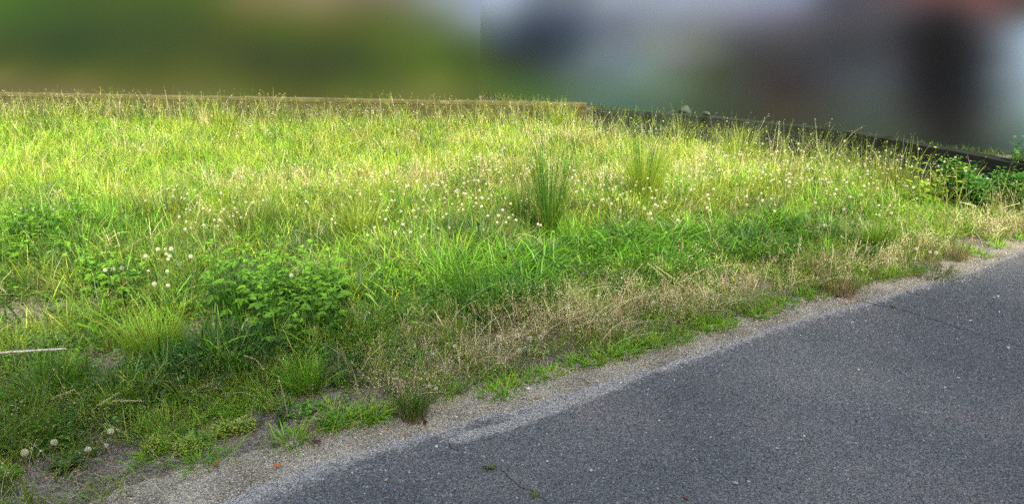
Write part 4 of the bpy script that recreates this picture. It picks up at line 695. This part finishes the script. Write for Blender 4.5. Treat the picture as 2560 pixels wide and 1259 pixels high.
# bent grass stalks with seed heads, and single long blades
BS = [([(84, 1041), (130, 995), (185, 973)], 'tan', 'tan bent seed stalk pointing up right at lower left'), ([(215, 1071), (262, 1058), (312, 1080)], 'tan', 'tan arching stalk over the upper puff at lower left'), ([(20, 1075), (70, 1052), (119, 1068)], 'tan', 'tan arching stalk left of the lower-left puffs'),
 ([(200, 1062), (240, 1015), (296, 981)], 'pale', 'pale straight seed stalk, upper of two side by side at lower left'), ([(225, 1040), (285, 1000), (353, 1001)], 'pale', 'pale seed stalk, lower of two side by side at lower left'), ([(670, 985), (668, 935), (640, 896), (612, 889)], 'tan', 'straw seed stalk arching below the big leafy patch'),
 ([(640, 850), (640, 800), (620, 792), (601, 825)], 'tan', 'pale nodding seed head hanging over the big leafy patch'), ([(262, 850), (230, 818), (181, 808)], 'blade', 'single yellow-green blade arching above the white stick'), ([(403, 884), (440, 855), (484, 831)], 'blade', 'wide light-green blade slanting right of the fine bright clump'),
 ([(340, 700), (310, 655), (262, 662), (235, 681)], 'green', 'pale green seed head drooping left, lower of two at left'), ([(310, 690), (285, 628), (235, 634), (205, 651)], 'green', 'pale green seed head drooping left, upper of two at left'), ([(345, 640), (325, 578), (296, 580), (269, 602)], 'green', 'pale nodding seed head above the left leafy weeds'),
 ([(290, 480), (296, 415), (312, 396), (326, 400)], 'green', 'pale hooked seed head in the left part of the meadow'), ([(905, 800), (900, 745), (915, 728), (954, 775)], 'blade', 'wide pale blade arching right of the big leafy patch, upper'), ([(900, 800), (912, 733), (935, 745), (940, 790)], 'blade', 'wide pale blade arching right of the big leafy patch, lower'),
 ([(1370, 840), (1390, 780), (1438, 748)], 'tan', 'tan seed stalk leaning right over the verge, upper left of the sheaf'), ([(1380, 845), (1410, 790), (1465, 772)], 'tan', 'tan seed stalk leaning right over the verge, second of the sheaf'), ([(1390, 850), (1430, 800), (1485, 778)], 'tan', 'tan seed stalk leaning right over the verge, third of the sheaf'), ([(1385, 850), (1440, 815), (1490, 800)], 'tan', 'tan seed stalk leaning right over the verge, lowest of the sheaf'),
 ([(1150, 830), (1145, 790), (1139, 748)], 'tan', 'thin upright tan stalk behind the dry verge'), ([(1195, 830), (1190, 785), (1178, 757)], 'tan', 'thin upright tan stalk leaning left behind the dry verge'), ([(1340, 810), (1335, 770), (1318, 728)], 'green', 'upright green seed stalk right of the lush dark clump'),
 ([(1560, 740), (1580, 690), (1605, 660)], 'pale', 'pale drooping stalk over the right-hand verge, left of the fan'), ([(1680, 740), (1660, 690), (1620, 658)], 'pale', 'pale stalk leaning left over the right-hand verge'), ([(1700, 740), (1690, 700), (1640, 665)], 'pale', 'pale arching stalk in the middle of the right-hand verge fan'), ([(1690, 750), (1720, 690), (1760, 672)], 'pale', 'pale arching stalk leaning right in the right-hand verge fan'), ([(1720, 760), (1790, 665), (1850, 660)], 'pale', 'pale stalk right of the right-hand verge fan'), ([(1715, 850), (1730, 790), (1760, 748)], 'pale', 'pale seed stalk above the crabgrass in the middle verge'),
 ([(1377, 919), (1404, 926), (1424, 943)], 'tan', 'thin tan straw arching onto the gravel near the white pebbles'), ([(1262, 640), (1256, 600), (1300, 582), (1345, 593), (1367, 622)], 'green', 'long arching stalk in front of the tallest dark clump'), ([(1490, 660), (1500, 600), (1545, 590)], 'blade', 'single upright light blade in front of the bright fan-shaped clump'),
 ([(480, 1000), (440, 985), (390, 1010), (340, 1030)], 'green', 'long green seed stalk sprawling left at lower left'), ([(540, 935), (470, 915), (400, 950), (350, 985)], 'green', 'long green seed head sprawling left below the dark clump'), ([(560, 905), (480, 905), (410, 925), (375, 960)], 'green', 'green sprawling seed stalk from the dark clump, upper'), ([(570, 985), (515, 962), (480, 978)], 'tan', 'thin straw stalk below the dark wide-bladed clump'),
 ([(2140, 690), (2120, 640), (2160, 612)], 'pale', 'pale curled seed stalk above the brown-based tuft'), ([(2095, 720), (2088, 660), (2086, 625)], 'pale', 'upright pale seed stalk over the brown-based tuft'), ([(2460, 560), (2440, 515), (2400, 505)], 'pale', 'pale stalk leaning left in front of the dark shrubs'), ([(2480, 570), (2505, 520), (2548, 508)], 'pale', 'pale stalk arching right in front of the dark shrubs'),
 ([(790, 850), (785, 810), (790, 845)], 'tan', 'short straw stub below the big leafy patch'), ([(715, 745), (740, 690), (775, 635)], 'green', 'feathery pale seed head rising over the big leafy patch')]
def spline(P, n):
    P = np.asarray(P, float); L = np.concatenate([[0], np.cumsum(np.linalg.norm(np.diff(P, axis=0), axis=1))]); L /= L[-1]; t = np.linspace(0, 1, n)
    Q = np.stack([np.interp(t, L, P[:, i]) for i in range(3)], 1)
    for _ in range(max(1, n // 6)): Q[1:-1] = (Q[:-2] + Q[1:-1] * 2 + Q[2:]) / 4
    return Q
for i, (px, kd, lab) in enumerate(BS):
    g = G(*px[0]); r = np.random.default_rng(2000 + i)
    P = [np.array([g[0], g[1], g[2] - 0.01])] + [upright(u, v, g[1] - 0.03 * (q + 1)) for q, (u, v) in enumerate(px[1:])]
    P = [np.array([p[0], p[1], max(p[2], 0.012)]) for p in P]; C = {'tan': TAN * 1.15, 'pale': STRAW * 1.0, 'green': STRAW * .45 + FRESH * .4, 'blade': FRESH * .9}[kd]
    S_ = spline(P, 18); root = empty('grass_stalk' if kd != 'blade' else 'grass_leaf', tuple(g), 0, lab, 'grass stalk' if kd != 'blade' else 'grass blade', 'single bent stalks and blades'); S_ = S_ - g
    m = MB()
    if kd == 'blade':
        t = np.linspace(0, 1, 18); m.leaf(S_[None], (0.006 * np.sin(np.clip(0.25 + t * 0.76, 0, 1) * math.pi) ** 0.7)[None], np.array([[0.55, 0.6, 0.55]]), np.array([[0, 0, 1.]]), C[None], 0.4); m.build('blade', M_LEAF, root); continue
    m.tube(S_, 0.0010, C * .9, 4); m.build('stem', M_DRY, root)
    m = MB(); PP, WW, SS, UU = [], [], [], []; T = np.gradient(S_, axis=0); T /= np.linalg.norm(T, axis=1)[:, None] + 1e-9
    ns = 20
    for q in range(ns):
        f = 0.5 + 0.5 * q / (ns - 1); k = min(int(f * 17), 17); c = np.array([np.interp(f * 17, np.arange(18), S_[:, d]) for d in range(3)]); sd = 1 if q % 2 else -1
        nrm = np.cross(T[k], [0, -1, 0.4]); nrm /= np.linalg.norm(nrm) + 1e-9; d = T[k] * 0.9 + nrm * sd * 0.35 + r.normal(0, 0.05, 3); d /= np.linalg.norm(d); Lf = 0.011 * r.uniform(0.8, 1.2) * (1.2 - 0.5 * (f - 0.5) * 2)
        PP.append(c + d * Lf * np.linspace(0, 1, 4)[:, None]); WW.append(np.array([0.3, 1, 0.8, 0.05]) * 0.0019); SS.append(nrm); UU.append([0, -0.7, 0.7])
    m.leaf(np.array(PP), np.array(WW), np.array(SS), np.array(UU), np.clip(np.tile(C * 1.1, (ns, 1)), 0, 1), 0.5); m.build('seed_head', M_DRY, root)

# ------------------------------------------------------------ dandelion clocks
DN = [(277,1077),(135,1105),(62,1130),(220,1122),(266,1112),(364,640),(395,623),(413,622),(428,622),(416,635),(420,648),(424,640),(263,675),(305,670),(282,673),(371,677),(418,678),(386,709),(420,713),(477,641),(793,655),(728,688),
(1293,824),(1294,838),(1325,845),(1352,842),(1360,830),(1298,876),(1322,875),(1137,865),(1082,885),(1073,965),(1090,970),(1495,740),(1634,757),(1680,728),(1247,842),(1885,670),(2290,622),(2325,630),(2340,632),
(466,523),(475,525),(508,521),(525,526),(553,530),(560,523),(588,522),(593,531),(574,541),(583,540),(466,554),(489,556),(463,573),(478,570),(510,563),(448,542),(430,465),(441,466),(553,483),(487,475),(112,524),(83,525),(53,521),
(830,548),(838,558),(835,540),(1159,483),(1164,485),(1115,480),(951,439),(993,454),(1021,464),(900,486),(978,478),(952,486),(979,501),(987,501),(957,509),(971,518),(957,527),(967,526),(949,543),(964,548),(1033,526),(1039,543),(1057,517),(1078,501),(1099,498),(1111,495),(1113,506),(1145,490),(1155,511),(1158,524),(1184,516),(1190,495),(1190,508),(1204,516),(1206,495),(1222,497),(1263,495),(1282,537),(1272,544),(1243,556),(1246,539),(1265,556),(1256,525),(1219,539),(1290,550),(1116,535),(1088,526),(1070,527),(1008,561),(988,580),(988,586),(1010,581),(1026,580),(1060,586),(1053,591),(1124,569),(1095,570),(919,588),(936,568),(994,553),(1225,426),(1239,425),(1171,424),(1196,412),(1214,412),(1329,418),(1324,426),(1261,370),(1020,409),
(1557,484),(1577,478),(1565,498),(1543,498),(1522,496),(1484,513),(1532,474),(1501,462),(1638,496),(1630,495),(1638,512),(1645,515),(1661,504),(1665,506),(1551,525),(1550,529),(1619,535),(1626,534),(1611,521),(1597,507),(1681,540),(1694,550),(1345,560),
(1727,475),(1735,473),(1769,487),(1784,473),(1764,507),(1772,497),(1768,519),(1775,526),(1844,494),(1866,491),(1867,512),(1883,462),(1903,484),(1895,496),(1906,501),(1928,497),(1919,470),(1914,437),(1908,432),(1947,432),(1965,451),(1970,445),(1974,455),(1992,458),(2022,451),(2017,442),(2053,458),(2071,457),(2057,448),(2090,474),(2150,443),(2172,459),(2160,465),(2132,459),(2152,487),(2125,492),(2076,487),(2086,485),(2263,464),(2268,465),(2283,469),(2283,480),(2320,450),(2375,469),(2160,506),(2153,510),(2197,513),(2229,532),(2202,526),(2224,514),(1938,512),(1936,528),(2039,507)]
rd = random.Random(77); extra = []
def band(n, u0, u1, v0, v1):
    for _ in range(n): extra.append((round(rd.uniform(u0, u1)), round(rd.uniform(v0, v1))))
band(26, 1560, 2300, 395, 460); band(16, 1760, 2080, 375, 425); band(14, 900, 1320, 440, 500); band(12, 700, 960, 400, 520); band(8, 1330, 1560, 420, 500); band(8, 2050, 2250, 430, 500); band(8, 450, 640, 500, 580)
DN = DN + extra[:300 - len(DN)]
def clock_mesh(seed, R=0.0100, n=150, cw=0.035, cl=0.21):
    r = np.random.default_rng(seed); m = MB(); k = np.arange(n) + 0.5; ph = np.arccos(1 - 1.86 * k / n); th = math.pi * (1 + 5 ** 0.5) * k + r.normal(0, 0.1, n)
    D = np.stack([np.cos(th) * np.sin(ph), np.sin(th) * np.sin(ph), np.cos(ph)], 1); Rr = R * r.uniform(0.86, 1.05, n)[:, None]
    A = np.cross(D, [0.3, 0.5, 0.8]); A /= np.linalg.norm(A, axis=1)[:, None]; Bv = np.cross(D, A)
    m.ribbon(np.stack([D * R * 0.12, D * Rr * 0.92], 1), np.full((n, 2), R * 0.010), A, (0.8, 0.78, 0.72))
    for q in range(3):
        a = q * math.pi / 3 + r.uniform(0, 1, n)[:, None]; d = (A * np.cos(a) + Bv * np.sin(a)) * R * cl; e = np.cross(D, d); e /= np.linalg.norm(e, axis=1)[:, None]; c = D * Rr
        m.raw(np.stack([c - d, c + e * R * cw, c + d, c - e * R * cw], 1).reshape(-1, 3), np.arange(n * 4).reshape(-1, 4), (0.86, 0.84, 0.77))
    # pale brown seeds at the heart
    m.ribbon(np.stack([D * R * 0.10, D * R * 0.32], 1), np.full((n, 2), R * 0.035), Bv, (0.34, 0.27, 0.18)); return m
heads = []
for k in range(4):
    o = clock_mesh(400 + k).build('seed_head', M_FLUFF); heads.append(o.data); bpy.data.objects.remove(o)
stems = []
for k in range(3):
    m = MB(); t = np.linspace(0, 1, 6); m.tube(np.stack([0.012 * (k - 1) * np.sin(t * 3), 0.01 * t * (k - 1), t - 1], 1) * [1, 1, 1], 0.0011, np.array(lin(150, 140, 90)), 4); o = m.build('stem', M_LEAF); stems.append(o.data); bpy.data.objects.remove(o)
dm = [(150, 1110, 'in the bottom left corner'), (400, 650, 'in the group above the fine bright clump at left'), (280, 673, 'by the drooping seed heads at left'), (1310, 840, 'in the dry verge grass'), (1105, 870, 'in the dry verge left of centre'), (1082, 967, 'over the red-based wiry tuft'), (1600, 742, 'above the right-hand dry verge'), (2315, 628, 'over the tawny tuft at right'), (530, 525, 'in the upper row of the left patch'), (475, 560, 'in the lower row of the left patch'), (440, 465, 'by the hooked seed head at left'), (83, 524, 'at the left edge above the leafy weeds'), (835, 548, 'right of the tall soft clump'), (760, 660, 'behind the big leafy patch'),
 (970, 495, 'in the left part of the central drift'), (960, 535, 'in the lower left of the central drift'), (1100, 495, 'in the top of the central drift'), (1190, 505, 'in the upper right of the central drift'), (1260, 545, 'just left of the tallest clump'), (1065, 530, 'in the middle of the central drift'), (1010, 580, 'below the central drift'), (1110, 570, 'above the arching blue-green clump'), (1210, 418, 'in the bright far grass at centre'), (990, 445, 'in the bright far grass left of centre'), (1325, 420, 'behind the tallest clump'),
 (1545, 490, 'left of the bright fan-shaped clump'), (1645, 505, 'right of the bright fan-shaped clump'), (1600, 530, 'below the bright fan-shaped clump'), (1690, 545, 'on the dark soil right of the bright fan'), (1760, 480, 'in the left of the right-hand drift'), (1770, 515, 'at the lower left of the right-hand drift'), (1890, 490, 'in the middle of the right-hand drift'), (1930, 440, 'at the foot of the yellow-green clump'), (1985, 455, 'in the upper right-hand drift'), (2055, 455, 'right of the upper right-hand drift'), (2100, 485, 'in the lower right-hand drift'), (2150, 460, 'left of the weeds by the dark shrubs'), (2275, 468, 'close to the weeds by the dark shrubs'), (2200, 518, 'in the far right lower group'), (1700, 420, 'in the far grass right of the fan-shaped clump'), (1830, 415, 'around the yellow-green clump'), (1950, 400, 'near the ditch wall, right of centre'), (2120, 415, 'near the drooping clump at the ditch'), (2230, 425, 'near the rightmost clump at the ditch'), (860, 460, 'in the far grass left of the central drift'), (760, 480, 'in the far grass at left of centre'), (1460, 450, 'between the two tall clumps'), (1380, 440, 'behind the tall dark clump, right side'), (600, 560, 'beside the tall soft clump')]
nobj = 0
for j, L in assign(DN, dm).items():
    rows = [L[a:a + 12] for a in range(0, len(L), 12)] if len(L) <= 18 else None
    for q, i in enumerate(L):
        u, v = DN[i]; r_ = random.Random(i); y_ = G(u, v, 0.2)[1]; dvv = float(sdist(VEG, *[np.array([c]) for c in G(u, v, 0.12)[:2]])[0])
        hh = r_.uniform(0.16, 0.25) if dvv > 0.9 else r_.uniform(0.07, 0.13)
        p = G(u, v, hh); gz = float(ground_z(p[:1], p[1:2])[0]); sc = r_.uniform(0.7, 1.35) * (1.0 if v > 600 else 0.95)
        sc *= 0.8 if i >= 200 else 0.88 if v < 600 else 1.0
        lab = 'white dandelion clock ' + dm[j][2] if len(L) == 1 else 'white dandelion clock, %s from left %s' % (ordinal(min(q, 17)), dm[j][2])
        root = empty('dandelion', (p[0], p[1], gz), 0, lab, 'dandelion', 'dandelion clocks')
        o = bpy.data.objects.new('seed_head', heads[i % 4]); COL.objects.link(o); o.parent = root; o.location = (0, 0, hh - gz); o.scale = (sc,) * 3; o.rotation_euler = (r_.uniform(-.4, .4), r_.uniform(-.4, .4), r_.uniform(0, 6))
        o = bpy.data.objects.new('stem', stems[i % 3]); COL.objects.link(o); o.parent = root; o.location = (0, 0, hh - gz); o.scale = (1, 1, hh - gz); o.rotation_euler = (0, 0, r_.uniform(0, 6)); nobj += 1
# the countless further small ones: one mass
r, x, y = scatter(20000, 91, ymin=3.9, ymax=8.6, bias=1.4); ok = inside(x, y); x, y = x[ok], y[ok]
DR = [bl(1100, 560, .8, .4), bl(1850, 525, 1.0, .35), bl(1450, 520, .7, .3), bl(850, 540, .9, .35), bl(2100, 500, .8, .3), bl(1800, 480, 1.0, .35), bl(1600, 560, .4, .2), bl(520, 590, .4, .2), bl(1150, 510, .9, .3)]
k = r.random(len(x)) < 0.33 * blob(x, y, DR) ** 1.3 + 0.02; x, y = x[k][:2600], y[k][:2600]; n = len(x); mb = MB(); z = ground_z(x, y); h = r.uniform(0.23, 0.33, n)
grass_blades(mb, x, y, z, h, r.uniform(0, 6, n), r.uniform(0, .1, n), np.zeros(n), np.full(n, 0.0011), np.tile(lin(150, 140, 90), (n, 1)), K=3)
ico = clock_mesh(5, 0.0105, 30, 0.13, 0.34); Vh = np.concatenate(ico.v); Fh = np.concatenate(ico.f); Ch = np.concatenate(ico.c)
for i in range(n): mb.raw(Vh * r.uniform(0.4, 0.9) + [x[i], y[i], z[i] + h[i]], Fh, Ch)
tag(mb.build('small_seed_puffs', M_FLUFF), kind='stuff')

# ------------------------------------------------------------ stick, twigs, pebbles, dead leaves
a, b = G(-60, 886, 0.10), G(168, 871, 0.13); m = MB(); P = spline([a, (a + b) / 2 + [0, 0, 0.002], b], 24); rr_ = np.random.default_rng(3); P[:, 2] += rr_.normal(0, 0.0006, 24)
R = np.linspace(0.0062, 0.0040, 24) * rr_.uniform(0.9, 1.1, 24); R[-1] = 0.001; m.tube(P - a, R, np.array(lin(205, 195, 180)) * np.linspace(0.75, 1, 24).repeat(8)[:, None], 8)
o = m.build('stick', M_WOOD, shade=True); o.location = tuple(a); tag(o, 'whitish weathered stick jutting in from the left edge over the weeds', 'stick')
for px, z, rad, col, lab in [([(687, 1160), (712, 1142), (742, 1124)], 0.008, 0.0012, TAN, 'thin tan twig lying on the gravel at lower left'), ([(2115, 752), (2124, 765), (2128, 783)], 0.012, 0.0018, STRAW, 'pale straw lying across the road edge below the brown-based tuft'), ([(2420, 682), (2440, 690), (2450, 697)], 0.012, 0.0015, STRAW * .8, 'short straw on the road edge at far right'), ([(1518, 905), (1545, 900), (1572, 896)], 0.008, 0.0012, TAN, 'thin curved straw lying on the gravel right of the white pebbles')]:
    P = spline([G(u, v, z) for u, v in px], 10); m = MB(); m.tube(P - P[0], rad, col, 5); o = m.build('straw' if 'straw' in lab else 'twig', M_WOOD); o.location = tuple(P[0]); tag(o, lab, 'straw' if 'straw' in lab else 'twig')
PB = [(1837, 1213, .0095, (1.3, .8, .6), (165, 168, 172), 'large smooth grey pebble, biggest on the road near the bottom edge'), (1871, 1209, .006, (1, .9, .6), (200, 200, 195), 'pale pebble just right of the biggest grey pebble'), (1869, 1201, .003, (1, 1, .7), (190, 140, 80), 'tiny orange stone behind the pale pebble near the bottom edge'), (2146, 929, .0062, (1.4, .8, .6), (225, 215, 180), 'cream pebble on the open asphalt right of centre'), (2361, 973, .0058, (1, .9, .6), (215, 215, 195), 'pale round pebble on the right side of the road'), (2395, 948, .005, (1.2, .8, .6), (215, 215, 210), 'small white stone behind the pale round pebble'),
 (2140, 1057, .0055, (1.6, .8, .6), (70, 66, 68), 'dark elongated stone on the middle of the road'), (2248, 1026, .0045, (1.3, .8, .6), (185, 185, 180), 'light stone right of the dark elongated stone'), (2010, 1095, .005, (1, 1, .7), (220, 218, 205), 'white angular stone in the middle of the road'), (2001, 1104, .0042, (1.2, .9, .7), (200, 185, 150), 'beige stone just below the white angular stone'), (1941, 1125, .005, (1.5, .8, .6), (190, 192, 198), 'light grey flat stone left of the beige stone'), (1948, 1225, .0048, (1.3, .9, .6), (62, 62, 66), 'black stone near the bottom edge right of the biggest pebble'), (1865, 1069, .0045, (1.6, .7, .5), (72, 72, 78), 'dark flat chip on the asphalt left of centre road'), (2308, 1106, .0045, (1.3, .9, .7), (180, 180, 178), 'grey stone on the right lower road'),
 (1092, 1121, .0062, (1.2, .9, .7), (222, 222, 218), 'white pebble by the short crack near the left gravel edge'), (1109, 1106, .0045, (.9, .9, .7), (210, 170, 110), 'orange-tan pebble at the top of the short crack'), (1166, 1129, .005, (1.1, .9, .5), (150, 152, 156), 'dull grey pebble right of the short crack'), (1098, 1190, .005, (1, .9, .7), (205, 205, 200), 'white pebble on asphalt left of the small green weed'), (966, 1204, .0058, (1.2, .9, .6), (200, 180, 145), 'tan pebble on the dusty asphalt at lower left'), (1368, 1158, .0052, (1, .9, .7), (215, 215, 212), 'white pebble right of the small green road weed'), (1478, 1181, .0068, (1.1, .8, .7), (205, 208, 206), 'pale pebble on the bottom centre of the road'), (1256, 1156, .0045, (1.5, .8, .5), (190, 192, 196), 'flat pale chip just right of the small green road weed'),
 (1321, 974, .0078, (1.1, .9, .8), (238, 236, 230), 'bright white pebble on the gravel, right one of the pair'), (1268, 998, .0085, (1.2, .9, .7), (215, 213, 205), 'white pebble on the gravel, left one of the pair'), (1340, 998, .0075, (1.6, .8, .4), (160, 120, 85), 'brown stone chip below the white pebble pair'), (2494, 745, .009, (1.1, .8, .6), (215, 218, 222), 'white stone on the upper right road, right one of a close pair'), (2484, 747, .0062, (1.1, .8, .6), (200, 203, 208), 'white stone on the upper right road, left one of a close pair'), (2130, 810, .0078, (1.2, .8, .5), (205, 208, 214), 'pale chip on the asphalt below the brown-based tuft, left'), (2163, 807, .0062, (1, .9, .6), (210, 212, 216), 'pale chip on the asphalt below the brown-based tuft, right'), (2424, 806, .009, (1.4, .7, .5), (190, 194, 200), 'grey-white stone beside the long road crack'), (2519, 874, .0105, (1.4, .8, .5), (180, 184, 192), 'pale grey stone at the far right of the road'), (2093, 749, .0095, (1.3, .8, .6), (225, 220, 210), 'white stone under the brown-based wiry tuft'),
 (396, 1157, .0062, (1.2, .9, .7), (215, 210, 200), 'white stone on the bare soil at lower left'), (433, 1142, .0042, (1.2, .9, .6), (225, 222, 216), 'small white stone below the lime cushion weeds'), (400, 1078, .005, (.9, .9, .9), (220, 205, 180), 'cream stone beside the short bright tuft at lower left'), (640, 1055, .0055, (1.3, .9, .6), (200, 192, 185), 'pale stone on the bare soil behind the gravel edge')]
for i, (u, v, r_, sc, c, lab) in enumerate(PB):
    g = G(u, v); road_ = float(sdist(ASP, g[:1], g[1:2])[0]) < 0; o = stone_mesh(r_, sc, np.array(lin(*c)) * .9, 3000 + i, 2, 'pebble'); o.location = (g[0], g[1], (0.0085 if road_ else 0.004 if sdist(VEG, g[:1], g[1:2])[0] < 0 else float(ground_z(g[:1], g[1:2])[0])) + r_ * sc[2] * 0.6); o.rotation_euler = (0, 0, i * 1.3); tag(o, lab, 'pebble', 'single pebbles')
for i, (u, v, L, c, lab) in enumerate([(694, 1165, .016, (200, 120, 70), 'curled orange dead leaf at the tip of the twig on the gravel'), (541, 1163, .018, (150, 90, 55), 'crumpled brown dead leaf on the verge at lower left'), (1715, 1245, .012, (140, 90, 75), 'reddish-brown leaf scrap on asphalt at the bottom edge'), (790, 1105, .022, (95, 70, 55), 'dark brown dead leaf on the gravel edge'), (2093, 743, .02, (80, 50, 45), 'dark reddish dead leaf under the brown-based tuft'), (1062, 1058, .016, (88, 52, 46), 'dark red dead leaf scraps at the base of the red-based tuft')]):
    g = G(u, v, 0.01); r = np.random.default_rng(5000 + i); t = np.linspace(0, 1, 7); P = np.stack([np.cos(i) * L * (t - .5) * 2, np.sin(i) * L * (t - .5) * 2, 0.001 + 0.5 * L * np.abs(t - 0.5) ** 1.2 + r.uniform(0, .002, 7)], 1)
    m = MB(); m.leaf(P[None], (np.array([.1, .7, 1, 1, .8, .5, .05]) * L * .5)[None], np.array([[-math.sin(i), math.cos(i), 0.15]]), np.array([[0, 0, 1.]]), np.array([lin(*c)]), 0.6); o = m.build('dead_leaf', M_DRY); o.location = (g[0], g[1], 0.0095 if i != 1 else 0.012); tag(o, lab, 'dead leaf')
